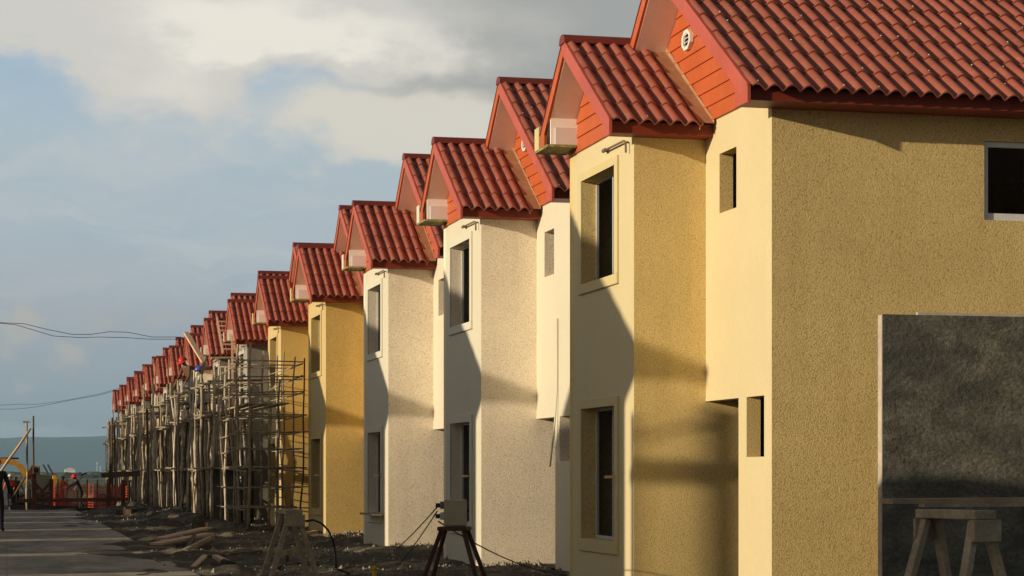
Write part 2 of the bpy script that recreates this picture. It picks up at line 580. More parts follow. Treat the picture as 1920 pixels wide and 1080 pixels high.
def make_house():
    root = empty('row_house')
    t = 0.16
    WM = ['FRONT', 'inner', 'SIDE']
    SM = ['SIDE', 'inner', 'reveal', 'FRONT']
    # set-back front wall
    mb = MB()
    wall(mb, (0, t, 0), (0, 1, 0), (1, 0, 0), FAR - 0.16 - t, WALL_TOP,
         [(1.11 - t, 1.68 - t, 4.33, 5.0), (0.23 - t, 0.78 - t, 1.58, 2.23), (1.04 - t, BY + 0.15 - t, 0.0, 2.23), (BY + 0.15 - t, FAR - 0.4 - t, 0.05, 5.0)], t)
    mb.build('front_wall', WM, root)
    # near side wall
    mb = MB()
    wall(mb, (0, 0.0, 0), (1, 0, 0), (0, 1, 0), DEPTH, WALL_TOP - 0.06, [(2.42, 3.9, 4.13, 4.98)], t, end=3)
    mb.build('side_wall', SM, root)
    # fire wall closing the far side, stepped up under the roofs
    mb = MB()
    zf = MR_Z - (FAR - MR_R) * FPITCH - 0.14
    zb = BR_Z - (FAR - BR_R) * FPITCH - 0.14
    mb.prism([(0, 0), (DEPTH, 0), (DEPTH, zf), (0, zf)], 'y', FAR - 0.16, FAR)
    mb.prism([(BX + 0.0, 0), (-0.003, 0), (-0.003, zb), (BX, zb)], 'y', FAR - 0.16, FAR)
    mb.build('fire_wall', 'SIDE', root)
    # back wall
    mb = MB()
    mb.prism([(0.16, 0), (FAR - 0.163, 0), (FAR - 0.163, zf - 0.02), (MR_R, MR_Z - 0.2), (0.16, EAVE_Z - 0.16)], 'x', DEPTH - 0.16, DEPTH - 0.003)
    mb.build('back_wall', 'SIDE', root)
    # bay
    mb = MB()
    W = FAR - 0.16 - BY - t
    lo = (2.89 - BY - t, 4.37 - BY - t)
    wall(mb, (BX, BY + t, 0), (0, 1, 0), (1, 0, 0), W, WALL_TOP, [(lo[0], lo[1], 0.6, 2.2), (lo[0], lo[1], 3.74, 5.02)], 0.2)
    mb.build('bay_front_wall', WM, root)
    mb = MB()
    wall(mb, (BX, BY, 0), (1, 0, 0), (0, 1, 0), -BX + 1.6, WALL_TOP - 0.06, [], t, end=3)
    mb.build('bay_side_wall', SM, root)
    for z0, z1, b, tp in ((0.6, 2.2, 0.15, 0.11), (3.74, 5.02, 0.12, 0.10)):
        mb = MB()
        a0, a1 = 2.89, 4.37
        x0, x1 = BX - 0.028, BX + 0.002
        mb.box((x0, a0 - 0.125, z0), (x1, a0, z1))
        mb.box((x0, a1, z0), (x1, a1 + 0.135, z1))
        mb.box((x0, a0 - 0.125, z1), (x1, a1 + 0.135, z1 + tp))
        mb.box((x0 - 0.006, a0 - 0.125, z0 - b), (x1, a1 + 0.135, z0))
        tr = mb.build('window_trim', 'TRIM', root, bevel=0.004)
        window_frame(root, 'x', BX + 0.185, a0, a1, z0, z1, w=0.03)
    window_frame(root, 'y', 0.05, 2.42, 3.9, 4.13, 4.98, w=0.06, mat='vent_white')
    # floors and inner partition keep the rooms dark
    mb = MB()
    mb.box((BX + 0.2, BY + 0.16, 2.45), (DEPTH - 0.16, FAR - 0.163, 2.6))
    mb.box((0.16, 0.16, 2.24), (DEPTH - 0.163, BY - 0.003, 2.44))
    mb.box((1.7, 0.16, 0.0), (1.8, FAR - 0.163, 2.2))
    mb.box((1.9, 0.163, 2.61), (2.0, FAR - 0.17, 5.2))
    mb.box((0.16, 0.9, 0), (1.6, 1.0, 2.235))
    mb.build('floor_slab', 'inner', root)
    # roofs
    main = make_roof(root, MR_X, DEPTH + 0.3, MR_E, MR_R, MR_Z, FAR + 0.02, 11, 'main_roof')
    bay = make_roof(root, BR_X, 0.0, BR_E, BR_R, BR_Z, B_FAR, 23, 'bay_roof', flash=True)
    gable_siding(-0.004, 0.0, FAR - 0.165, MR_R, MR_Z, 0.155, 'gable_siding', root)
    gable_siding(BX - 0.001, BY, FAR - 0.165, BR_R, BR_Z, 0.155, 'gable_siding', root)
    # little siding return between wall top and verge at the near corners
    mb = MB()
    mb.prism([(MR_E + 0.03, EAVE_Z - 0.16), (-0.003, EAVE_Z - 0.16), (-0.003, EAVE_Z + 0.1), (MR_E + 0.03, EAVE_Z - 0.11)], 'x', MR_X + 0.03, MR_X + 0.05)
    mb.build('eave_return', 'barge', main)
    mb = MB()
    mb.prism([(BR_E + 0.03, EAVE_Z - 0.16), (BY - 0.003, EAVE_Z - 0.16), (BY - 0.003, EAVE_Z + 0.04), (BR_E + 0.03, EAVE_Z - 0.11)], 'x', BR_X + 0.03, BR_X + 0.05)
    mb.build('eave_return', 'barge', bay)
    # flashing where the bay roof meets the gable
    mb = MB()
    e0, z0 = BR_E - 0.12, EAVE_Z - 0.12 * PITCH
    up = 0.055
    mb.face([(-0.20, e0, z0 + up), (-0.032, e0, z0 + up), (-0.032, BR_R, BR_Z + up), (-0.20, BR_R, BR_Z + up)])
    mb.face([(-0.20, e0, z0 + up), (-0.20, BR_R, BR_Z + up), (-0.20, BR_R, BR_Z - 0.03), (-0.20, e0, z0 - 0.03)])
    mb.face([(-0.032, e0, z0 + up), (-0.032, BR_R, BR_Z + up), (-0.032, BR_R, BR_Z + 0.14), (-0.032, e0, z0 + 0.09)])
    mb.build('flashing', 'flashing', bay, recalc=False)
    # corbel closing the far eave of the bay
    mb = MB()
    mb.box((BR_X - 0.03, B_FAR + 0.012, 5.50), (BX, FAR + 0.21, 5.78))
    mb.box((BR_X - 0.028, 4.54, 5.468), (BX - 0.002, FAR + 0.208, 5.50), 1)
    cb = mb.build('corbel', ['TRIM', 'mossy'], root)
    mb = MB()
    mb.box((BR_X + 0.08, 4.562, 5.503), (BX - 0.012, 4.578, 5.715))
    mb.build('soffit_end', 'soffit_end', cb)
    # louvred gable vent
    mb = MB()
    cy, cz, ry, rz = MR_R - 0.06, 6.48, 0.165, 0.125
    oct8 = [(cy + ry * math.cos(R(22.5 + 45 * i)), cz + rz * math.sin(R(22.5 + 45 * i))) for i in range(8)]
    inn = [(cy + (p[0] - cy) * 0.72, cz + (p[1] - cz) * 0.72) for p in oct8]
    for i in range(8):
        j = (i + 1) % 8
        mb.prism([oct8[i], oct8[j], inn[j], inn[i]], 'x', -0.075, -0.03)
    mb.prism(inn, 'x', -0.045, -0.032, 1)
    for q in range(4):
        z = cz - 0.085 + q * 0.047
        h = ry * 0.62 if q in (1, 2) else ry * 0.5
        mb.face([(-0.078, cy - h, z), (-0.078, cy + h, z), (-0.048, cy + h, z + 0.03), (-0.048, cy - h, z + 0.03)])
    mb.build('gable_vent', ['vent_white', 'dark'], root)
    # conduit stub on the bay
    mb = MB()
    mb.tube([(BX + 0.02, 3.28, 5.235), (BX - 0.05, 3.25, 5.235), (BX - 0.05, 2.40, 5.225), (BX - 0.05, 2.33, 5.20), (BX - 0.05, 2.32, 5.08)], 0.013, 6)
    mb.tube([(BX - 0.05, 3.27, 5.235), (BX - 0.05, 3.16, 5.235)], 0.024, 6)
    mb.build('conduit', 'steel_rod', root)
    mb = MB()
    mb.beam((BX - 0.16, 2.80, 1.36), (BX + 0.12, 2.93, 1.37), 0.03, 0.03)
    mb.build('window_peg', 'wood_fresh', root)
    return root


PAL = {'yellow': ('front_yellow', 'side_yellow', 'trim_yellow'), 'cream': ('front_cream', 'side_cream', 'trim_cream'),
       'gold': ('front_gold', 'side_gold', 'trim_gold'), 'grey': ('front_grey', 'side_grey', 'trim_grey')}
for r in ('FRONT', 'SIDE', 'TRIM'):
    M[r] = bpy.data.materials.new('role_' + r)


def recolour(root, pal):
    f, s, t = PAL[pal]
    mp = {'role_FRONT': M[f], 'role_SIDE': M[s], 'role_TRIM': M[t]}
    def rec(o):
        if o.type == 'MESH':
            for i, sl in enumerate(o.material_slots):
                base = o.data.materials[i]
                if base is not None and base.name in mp:
                    sl.link = 'OBJECT'
                    sl.material = mp[base.name]
        for ch in o.children:
            rec(ch)
    rec(root)


HX, HY0, HP = 7.81, 21.04, 8.0
proto = make_house()
colours = ['yellow', 'cream', 'cream', 'gold', 'gold', 'grey', 'grey', 'cream', 'grey', 'grey', 'cream', 'grey', 'grey', 'grey', 'grey']
hl = ['large pale yellow house nearest the camera with rough ochre side wall',
      'cream house directly beyond the nearest yellow house',
      'cream house between the nearer cream house and the first golden house',
      'golden yellow house beside the second cream house with no scaffold before its bay',
      'golden yellow house partly hidden by the nearest scaffold tower',
      'unpainted grey house just beyond the scaffolded golden house',
      'grey house with a wooden ladder lying on its bay roof beside the plank platform',
      'pale house behind the two workers in red and blue helmets',
      'grey house just beyond the one the helmeted workers stand at',
      'grey house just nearer than the one with the far roof ladder',
      'pale house with the far wooden ladder up its red roof',
      'grey house just beyond the one with the far roof ladder',
      'x',
      'second last house at the far end of the row',
      'last and smallest house at the far end of the row']
hl[12] = 'third last house of the row, seen as a narrow red roof over poles'
houses = []
for i in range(15):
    h = proto if i == 0 else copy_tree(proto)
    h.location = (HX, HY0 + HP * i, 0)
    tag(h, hl[i], 'house', 'row houses along the right of the street')
    houses.append(h)
opp = []
for i in range(13):
    h = copy_tree(proto)
    h.location = (-HX, HY0 + HP * i - 1.47, 0)
    h.scale = (-1, 1, 1)
    tag(h, 'house of the facing row, across the street outside the picture', 'house', 'houses across the street')
    opp.append(h)
for i, h in enumerate(houses):
    recolour(h, colours[i])
for h in opp:
    recolour(h, 'cream')

# things on single houses
mb = MB()
mb.tube([(HX - 0.02, 29.9, 3.66), (HX - 0.022, 29.9, 2.6), (HX - 0.05, 29.93, 2.1), (HX - 0.10, 30.0, 1.5)], 0.013, 6)
tag(recentre(mb.build('hanging_conduit', 'trim_cream')), 'pale conduit hanging down the lit cream wall beyond the yellow house', 'conduit')
mb = MB()
mb.box((-0.22, -0.85, 0), (0.1, 0.5, 0.035))
b = mb.build('window_board', 'wood_grey')
b.location = (HX + BX - 0.03, HY0 + 16 + 3.45, 0.605)
tag(b, 'weathered board laid on the lower window sill of the second cream house', 'board')

# ------------------------------------------------------------------ ground, road
def soil_z(x, y):
    base = -0.03
    if 84.0 < y and -4.0 < x < 5.0 + 0.3 * math.sin(y * 1.7) and y < 400:
        e = min(1, (y - 84.0) / 1.2) * min(1, (5.0 - x) / 0.4 if x > 4.6 else 1)
        base -= 0.35 * max(0, e)
    if y > 150:
        k = min(1, (y - 150) / 10)
        return base * (1 - k) - 0.38 * k
    rough = 0.0
    if 1.0 < x < 2.6 and 14 < y < 84:
        n0 = mnoise.fractal(Vector((x * 0.8, y * 0.23, 4.4)), 0.9, 2.0, 4)
        edge = (x - 2.35) * 0.055 + 0.075 * n0
        return base + max(-0.02, min(0.12, 0.05 + edge))
    if 2.2 < x < 11:
        k = min(1, (x - 2.2) / 0.7) * min(1, max(0.15, (11 - x) / 3))
        n1 = mnoise.fractal(Vector((x * 0.9, y * 0.5, 1.3)), 1.0, 2.0, 4)
        n2 = mnoise.fractal(Vector((x * 4.2, y * 2.2, 7.7)), 0.9, 2.0, 3)
        n3 = mnoise.noise(Vector((x * 11, y * 6, 3.1)))
        rough = k * (0.09 * n1 + 0.055 * n2 + 0.02 * n3 + 0.035)
        # spoil heaped along the fronts of the unfinished houses
        if y > 44:
            hp = math.exp(-((x - 5.0) / 0.9) ** 2) * min(1, (y - 44) / 6)
            rough += hp * (0.13 + 0.16 * n1)
    return base + rough


def seq(*parts):
    out = []
    for a, b, st in parts:
        n = max(1, int(round((b - a) / st)))
        out += [a + (b - a) * i / n for i in range(n)]
    return out


xs = seq((-12000, -2000, 2000), (-2000, -200, 300), (-200, -20, 30), (-20, -4.4, 4), (-4.4, -3.6, 0.2), (-3.6, 0.9, 0.9), (0.9, 7.8, 0.11), (7.8, 12, 0.6), (12, 60, 8), (60, 600, 90), (600, 4000, 600), (4000, 12001, 2000)) + [12001]
ys = seq((-300, -20, 40), (-20, 14, 3), (14, 60, 0.19), (60, 110, 0.35), (110, 152, 2), (152, 200, 6), (200, 800, 60), (800, 4000, 400), (4000, 14001, 2000)) + [14001]
mb = MB()
nx = len(xs)
for y in ys:
    for x in xs:
        mb.v.append((x, y, soil_z(x, y)))
for j in range(len(ys) - 1):
    for i in range(nx - 1):
        a = j * nx + i
        mb.f.append((a, a + 1, a + nx + 1, a + nx))
mb.mi = [0] * len(mb.f)
mb.sm = [True] * len(mb.f)


def soil_mat():
    m, nt, b = newmat('soil')
    tc = N(nt, 'ShaderNodeTexCoord')
    v = tc.outputs['Object']
    n1 = N(nt, 'ShaderNodeTexNoise', Scale=0.7, Detail=6.0, Roughness=0.65)
    n2 = N(nt, 'ShaderNodeTexNoise', Scale=9.0, Detail=6.0, Roughness=0.7)
    for n in (n1, n2):
        nt.links.new(v, n.inputs['Vector'])
    c1 = ramp(nt, n1.outputs[0], [(0.3, (0.075, 0.064, 0.048)), (0.52, (0.125, 0.108, 0.08)), (0.68, (0.34, 0.30, 0.225))])
    c2 = ramp(nt, n2.outputs[0], [(0.3, 0.55), (0.62, 1.0), (0.76, 1.8)])
    mx = N(nt, 'ShaderNodeMix', data_type='RGBA', blend_type='MULTIPLY')
    mx.inputs[0].default_value = 1
    nt.links.new(c1, mx.inputs[6])
    nt.links.new(c2, mx.inputs[7])
    # grass takes over away from the site
    n3 = N(nt, 'ShaderNodeTexNoise', Scale=0.02, Detail=4.0)
    nt.links.new(v, n3.inputs['Vector'])
    g = ramp(nt, n3.outputs[0], [(0.35, (0.075, 0.085, 0.035)), (0.65, (0.16, 0.14, 0.075))])
    sp = N(nt, 'ShaderNodeSeparateXYZ')
    nt.links.new(v, sp.inputs[0])
    mr = N(nt, 'ShaderNodeMapRange')
    mr.inputs['From Min'].default_value = 165
    mr.inputs['From Max'].default_value = 230
    nt.links.new(sp.outputs[1], mr.inputs['Value'])
    m2 = N(nt, 'ShaderNodeMix', data_type='RGBA')
    nt.links.new(mr.outputs[0], m2.inputs[0])
    nt.links.new(mx.outputs[2], m2.inputs[6])
    nt.links.new(g, m2.inputs[7])
    nt.links.new(m2.outputs[2], b.inputs['Base Color'])
    b.inputs['Roughness'].default_value = 0.95
    b.inputs['Specular IOR Level'].default_value = 0.15
    nb = N(nt, 'ShaderNodeTexNoise', Scale=16.0, Detail=5.0, Roughness=0.7)
    nt.links.new(v, nb.inputs['Vector'])
    bp = N(nt, 'ShaderNodeBump', Strength=0.9, Distance=0.05)
    nt.links.new(nb.outputs[0], bp.inputs['Height'])
    nt.links.new(bp.outputs[0], b.inputs['Normal'])
    return m


M['soil'] = soil_mat()
tag(mb.build('ground', 'soil', recalc=False), kind='structure')


def road_mat():
    m, nt, b = newmat('road_concrete')
    tc = N(nt, 'ShaderNodeTexCoord')
    v = tc.outputs['Object']
    n1 = N(nt, 'ShaderNodeTexNoise', Scale=0.8, Detail=6.0, Roughness=0.65)
    n2 = N(nt, 'ShaderNodeTexNoise', Scale=22.0, Detail=4.0, Roughness=0.7)
    nt.links.new(v, n1.inputs['Vector'])
    nt.links.new(v, n2.inputs['Vector'])
    c1 = ramp(nt, n1.outputs[0], [(0.25, (0.27, 0.235, 0.165)), (0.5, (0.42, 0.37, 0.275)), (0.75, (0.54, 0.475, 0.36))])
    c2 = ramp(nt, n2.outputs[0], [(0.3, 0.8), (0.7, 1.0)])
    mx = N(nt, 'ShaderNodeMix', data_type='RGBA', blend_type='MULTIPLY')
    mx.inputs[0].default_value = 1
    nt.links.new(c1, mx.inputs[6])
    nt.links.new(c2, mx.inputs[7])
    n3 = N(nt, 'ShaderNodeTexNoise', Scale=0.9, Detail=7.0, Roughness=0.7)
    mp = N(nt, 'ShaderNodeMapping')
    mp.inputs['Scale'].default_value = (1.3, 0.35, 1)
    mp.inputs['Location'].default_value = (3, 8, 0)
    nt.links.new(v, mp.inputs['Vector'])
    nt.links.new(mp.outputs[0], n3.inputs['Vector'])
    dm = ramp(nt, n3.outputs[0], [(0.42, 0.0), (0.62, 0.75)])
    m3 = N(nt, 'ShaderNodeMix', data_type='RGBA')
    nt.links.new(dm, m3.inputs[0])
    nt.links.new(mx.outputs[2], m3.inputs[6])
    m3.inputs[7].default_value = (0.13, 0.105, 0.07, 1)
    nt.links.new(m3.outputs[2], b.inputs['Base Color'])
    b.inputs['Roughness'].default_value = 0.8
    bp = N(nt, 'ShaderNodeBump', Strength=0.4, Distance=0.01)
    nt.links.new(n2.outputs[0], bp.inputs['Height'])
    nt.links.new(bp.outputs[0], b.inputs['Normal'])
    return m


M['road'] = road_mat()
mb = MB()
rw = random.Random(3)
yb = -18.0
while yb < 83:
    y1 = min(83.0, yb + 4.4)
    for x0, x1 in ((-3.0, -0.002), (0.002, 2.55)):
        mb.box((x0, yb + 0.003, -0.2), (x1, y1 - 0.003, 0.02 + rw.uniform(-0.003, 0.003)))
    yb = y1
tag(mb.build('road', 'road'), kind='structure')
mb = MB()
mb.box((0.1, 88.0, -0.6), (4.4, 112.0, -0.30))
tag(mb.build('new_road_slab', 'wet_slab'), kind='structure')

# ------------------------------------------------------------------ hills far behind
def hills():
    mb = MB()
    n, rows = 160, 14
    for j in range(rows):
        t = j / (rows - 1)
        for i in range(n):
            a = R(-24 + 50 * i / (n - 1))
            D = 5200 + 1400 * t
            crest = 104 + 9 * math.sin(a * 21 + 0.6) + 14 * mnoise.fractal(Vector((a * 16, 3.3, 0)), 1, 2, 5)
            z = -6 + (crest + 6) * math.sin(min(1, t * 1.15) * math.pi / 2) ** 0.8 * (1 + 0.18 * mnoise.fractal(Vector((a * 40, t * 5, 0)), 1, 2, 4) * (1 - t))
            mb.v.append((D * math.sin(a), D * math.cos(a), z))
    for j in range(rows - 1):
        for i in range(n - 1):
            k = j * n + i
            mb.f.append((k, k + 1, k + n + 1, k + n))
    mb.mi = [0] * len(mb.f)
    mb.sm = [True] * len(mb.f)
    M['hill'] = noisy('hill', (0.032, 0.055, 0.045), rough=0.95, scale=0.004, amt=0.4, fine=0.03, fine_amt=0.3)
    tag(mb.build('hills', 'hill', recalc=False), kind='structure')
    # a low strip of far scrub along the plain
    mb = MB()
    r2 = random.Random(5)
    for i in range(420):
        a = R(-20 + 26 * i / 420) + r2.uniform(-0.0005, 0.0005)
        D = 900 + r2.uniform(-120, 200)
        w, h = r2.uniform(3, 9), r2.uniform(1.2, 3.0)
        c = Vector((D * math.sin(a), D * math.cos(a), -0.4))
        pts = [c + Vector((w * math.cos(k * 1.047) * r2.uniform(.7, 1.1), w * 0.6 * math.sin(k * 1.047), 0)) for k in range(6)]
        tops = [c + Vector((w * 0.6 * math.cos(k * 1.047 + 0.3), w * 0.4 * math.sin(k * 1.047), h * r2.uniform(.6, 1))) for k in range(6)]
        for k in range(6):
            mb.face([pts[k], pts[(k + 1) % 6], tops[(k + 1) % 6], tops[k]])
        mb.face(tops)
    M['scrub'] = noisy('scrub', (0.05, 0.06, 0.03), rough=0.95, scale=0.3, amt=0.4)
    tag(mb.build('scrub', 'scrub'), 'dark band of far scrub along the plain under the hills', 'scrub', kind='stuff')


hills()
wb = empty('far_building', at_d(131, 893, 1500), label='small white building far out on the plain below the hills', cat='building')
wb.location.z = -0.4
mb = MB()
mb.box((-3.6, -4, 0), (3.6, 4, 4.8))
mb.build('wall', 'white_wall', wb)
mb = MB()
mb.prism([(-4.1, 4.8), (4.1, 4.8), (0, 6.0)], 'y', -4.4, 4.4)
mb.build('roof', 'white_wall', wb)
mb = MB()
for k in (-2.2, 0.2, 2.3):
    mb.box((k - 0.5, -4.03, 1.2), (k + 0.5, -3.99, 2.6))
mb.build('window', 'exc_dark', wb)
for px, hh, lab in ((182, 9, 'taller of two thin white masts out on the plain beside the poles'), (188, 6, 'shorter of two thin white masts out on the plain beside the poles')):
    p = at_d(px, 893, 1500)
    mb = MB()
    mb.tube([(0, 0, 0), (0, 0, hh)], 0.30, 6, r2=0.15)
    mb.box((-0.5, -0.5, hh), (0.5, 0.5, hh + 0.8))
    o = mb.build('mast', 'white_wall')
    o.location = (p.x, p.y, -0.4)
    tag(o, lab, 'mast')

# haze: one box of even air round the whole place
mb = MB()
mb.box((-6000, -400, -60), (6000, 7600, 190))
hz = mb.build('haze', [])
mh = bpy.data.materials.new('haze_air')
mh.use_nodes = True
nt = mh.node_tree
nt.nodes.clear()
out = nt.nodes.new('ShaderNodeOutputMaterial')
pv = nt.nodes.new('ShaderNodeVolumePrincipled')
pv.inputs['Color'].default_value = (0.46, 0.73, 1.0, 1)
pv.inputs['Density'].default_value = 0.00014
pv.inputs['Anisotropy'].default_value = 0.0
nt.links.new(pv.outputs[0], out.inputs['Volume'])
hz.data.materials.append(mh)
tag(hz, 'thin bluish air over the whole place', 'haze', kind='stuff')

#SITE-BEGIN
# ------------------------------------------------------------------ people
def person(label, loc, rz, joints, colours, helmet=None, extra=None, group=None):
    """one continuous skinned body posed by its joints; clothes are coloured by body region"""
    J = {k: Vector(v) for k, v in joints.items()}
    rad = dict(pelvis=(.15, .12), waist=(.14, .11), chest=(.165, .12), neckb=(.075, .075), neck=(.055, .06), jaw=(.07, .085), crown=(.085, .1),
               shl=(.075, .075), shr=(.075, .075), ell=(.05, .05), elr=(.05, .05), wrl=(.032, .032), wrr=(.032, .032), pal=(.038, .022), par=(.038, .022),
               hil=(.10, .10), hir=(.10, .10), knl=(.07, .07), knr=(.07, .07), anl=(.048, .048), anr=(.048, .048), tol=(.045, .035), tor=(.045, .035))
    edges = [('pelvis', 'waist'), ('waist', 'chest'), ('chest', 'neckb'), ('neckb', 'neck'), ('neck', 'jaw'), ('jaw', 'crown'),
             ('chest', 'shl'), ('shl', 'ell'), ('ell', 'wrl'), ('wrl', 'pal'), ('chest', 'shr'), ('shr', 'elr'), ('elr', 'wrr'), ('wrr', 'par'),
             ('pelvis', 'hil'), ('hil', 'knl'), ('knl', 'anl'), ('anl', 'tol'), ('pelvis', 'hir'), ('hir', 'knr'), ('knr', 'anr'), ('anr', 'tor')]
    for s_ in 'lr':
        w, p = J['wr' + s_], J['pa' + s_]
        d = (p - w).normalized()
        side = d.cross(Vector((0.3, 1, 0.2))).normalized()
        for q in range(4):
            k = 'f%s%d' % (s_, q)
            J[k] = p + d * (0.085 - 0.012 * abs(q - 1.3)) + side * (q - 1.5) * 0.021 + Vector((0, 0.012, -0.01))
            rad[k] = (.009, .009)
            edges.append(('pa' + s_, k))
        k = 'f%s4' % s_
        J[k] = w + d * 0.075 + side * 0.062
        rad[k] = (.010, .010)
        edges.append(('wr' + s_, k))
    names = list(J)
    me = bpy.data.meshes.new('body_rig')
    me.from_pydata([J[k] for k in names], [(names.index(a), names.index(b)) for a, b in edges], [])
    o = bpy.data.objects.new('body_rig', me)
    col.objects.link(o)
    o.modifiers.new('skin', 'SKIN').use_smooth_shade = True
    for i, k in enumerate(names):
        me.skin_vertices[0].data[i].radius = rad[k]
    me.skin_vertices[0].data[names.index('pelvis')].use_root = True
    ss = o.modifiers.new('sub', 'SUBSURF')
    ss.levels = ss.render_levels = 1
    dg = bpy.context.evaluated_depsgraph_get()
    m2 = bpy.data.meshes.new_from_object(o.evaluated_get(dg))
    bpy.data.objects.remove(o)
    m2.name = 'body'
    reg = {'top': 0, 'legs': 1, 'skin': 2, 'boots': 3}
    m2.materials.clear()
    for k in ('top', 'legs', 'skin', 'boots'):
        m2.materials.append(M[colours[k]])
    def region(a, b):
        if a in ('pelvis',) and b == 'waist' or a in ('hil', 'hir', 'knl', 'knr') or b in ('hil', 'hir'):
            return 1
        if a in ('anl', 'anr'):
            return 3
        if a in ('waist', 'chest', 'shl', 'shr', 'ell', 'elr'):
            return 0
        return 2
    segs = [(J[a], J[b], region(a, b)) for a, b in edges]
    for p in m2.polygons:
        c = p.center
        best = min(segs, key=lambda s3: ((c - s3[0] - (s3[1] - s3[0]) * max(0, min(1, (c - s3[0]).dot(s3[1] - s3[0]) / (s3[1] - s3[0]).length_squared))).length))
        p.material_index = best[2]
        p.use_smooth = True
    root = empty('person', loc, rz, label, 'person', group)
    b = bpy.data.objects.new('body', m2)
    col.objects.link(b)
    b.parent = root
    hd = (J['jaw'] + J['crown']) / 2
    up = (J['crown'] - J['neck']).normalized()
    face = Vector((0, -1, 0))
    face = (face - up * face.dot(up)).normalized()
    sd = up.cross(face)
    # face features
    mb = MB()
    mb.beam(hd + face * 0.085 + up * 0.005, hd + face * 0.118 - up * 0.028, 0.022, 0.02)
    for q in (-1, 1):
        e = hd + face * 0.02 + sd * q * 0.085 - up * 0.01
        mb.beam(e - up * 0.03, e + up * 0.03, 0.018, 0.035)
    mb.build('face', M[colours['skin']], b)
    mb = MB()
    for q in (-1, 1):
        e = hd + face * 0.088 + sd * q * 0.034 + up * 0.012
        mb.beam(e - sd * 0.011, e + sd * 0.011, 0.012, 0.009)
    e = hd + face * 0.085 - up * 0.065
    mb.beam(e - sd * 0.022, e + sd * 0.022, 0.012, 0.008)
    mb.build('eyes_and_mouth', 'cloth_dark', b)
    if helmet:
        mb = MB()
        n, r_ = 14, 5
        c = J['crown'] - up * 0.045
        ring = []
        for j in range(r_):
            a = math.pi / 2 * j / r_
            ring.append([c + (sd * math.cos(2 * math.pi * i / n) * 0.125 + face * math.sin(2 * math.pi * i / n) * 0.145) * math.cos(a) + up * 0.135 * math.sin(a) for i in range(n)])
        for j in range(r_ - 1):
            for i in range(n):
                mb.face([ring[j][i], ring[j][(i + 1) % n], ring[j + 1][(i + 1) % n], ring[j + 1][i]], 0, True)
        for i in range(n):
            mb.face([ring[-1][i], ring[-1][(i + 1) % n], c + up * 0.14], 0, True)
        rim = [c + (sd * math.cos(2 * math.pi * i / n) * 0.15 + face * (math.sin(2 * math.pi * i / n) * 0.165 + (0.05 if math.sin(2 * math.pi * i / n) > 0 else 0))) for i in range(n)]
        for i in range(n):
            mb.face([ring[0][i], ring[0][(i + 1) % n], rim[(i + 1) % n] - up * 0.012, rim[i] - up * 0.012])
        mb.build('helmet', helmet, root)
    if extra == 'vest_stripes':
        mb = MB()
        c, w = J['chest'], J['waist']
        for t in (0.15, 0.6):
            q = w + (c - w) * t
            pts = [q + Vector((0.175 * math.cos(i * math.pi / 6), 0.14 * math.sin(i * math.pi / 6), 0)) for i in range(13)]
            mb.tube(pts, 0.018, 4, cap=False)
        mb.build('reflective_band', 'cloth_grey', root)
    return root


def stand(h=1.0, arm=0.0, fwd=0.0, lean=0.0, sit=False):
    """standing joints; fwd swings the arms forward, lean bends the trunk forward (towards -y)"""
    hip = Vector((0, 0, 0.92))
    def trunk(z, x=0.0, y=0.0):
        v = Vector((x, y, z))
        a = lean
        return hip + Vector((v.x, v.y * math.cos(a) - v.z * math.sin(a), v.y * math.sin(a) + v.z * math.cos(a)))
    j = dict(pelvis=hip, waist=trunk(0.2), chest=trunk(0.42), neckb=trunk(0.55), neck=trunk(0.61), jaw=trunk(0.69, 0, -0.015), crown=trunk(0.80, 0, 0.0))
    for s_, q in (('l', -1), ('r', 1)):
        j['sh' + s_] = trunk(0.50, q * 0.19)
        sh = j['sh' + s_]
        j['el' + s_] = sh + Vector((q * (0.05 + arm * 0.1), -0.28 * math.sin(fwd), -0.28 * math.cos(fwd)))
        f2 = fwd + 0.35
        j['wr' + s_] = j['el' + s_] + Vector((0.0, -0.25 * math.sin(f2), -0.25 * math.cos(f2)))
        j['pa' + s_] = j['wr' + s_] + Vector((0, -0.07 * math.sin(f2), -0.07 * math.cos(f2)))
        j['hi' + s_] = hip + Vector((q * 0.10, 0, -0.05))
        j['kn' + s_] = Vector((q * 0.12, -0.04 * (1 + q * 0.6), 0.50))
        j['an' + s_] = Vector((q * 0.13, 0.04 + 0.05 * q, 0.08))
        j['to' + s_] = j['an' + s_] + Vector((q * 0.02, -0.16, -0.045))
    return {k: v * h for k, v in j.items()}


C_ORANGE = dict(top='hi_vis', legs='cloth_navy', skin='skin', boots='cloth_dark')
C_DARK = dict(top='cloth_dark', legs='cloth_dark', skin='skin', boots='cloth_dark')
C_WHITE = dict(top='cloth_white', legs='cloth_grey', skin='skin', boots='cloth_dark')
C_RED = dict(top='hi_vis', legs='hi_vis', skin='skin', boots='cloth_dark')
C_BROWN = dict(top='cloth_brown', legs='cloth_navy', skin='skin', boots='cloth_dark')


def ground_at(px, d, z):
    p = at_d(px, 900, d)
    return Vector((p.x, p.y, z))


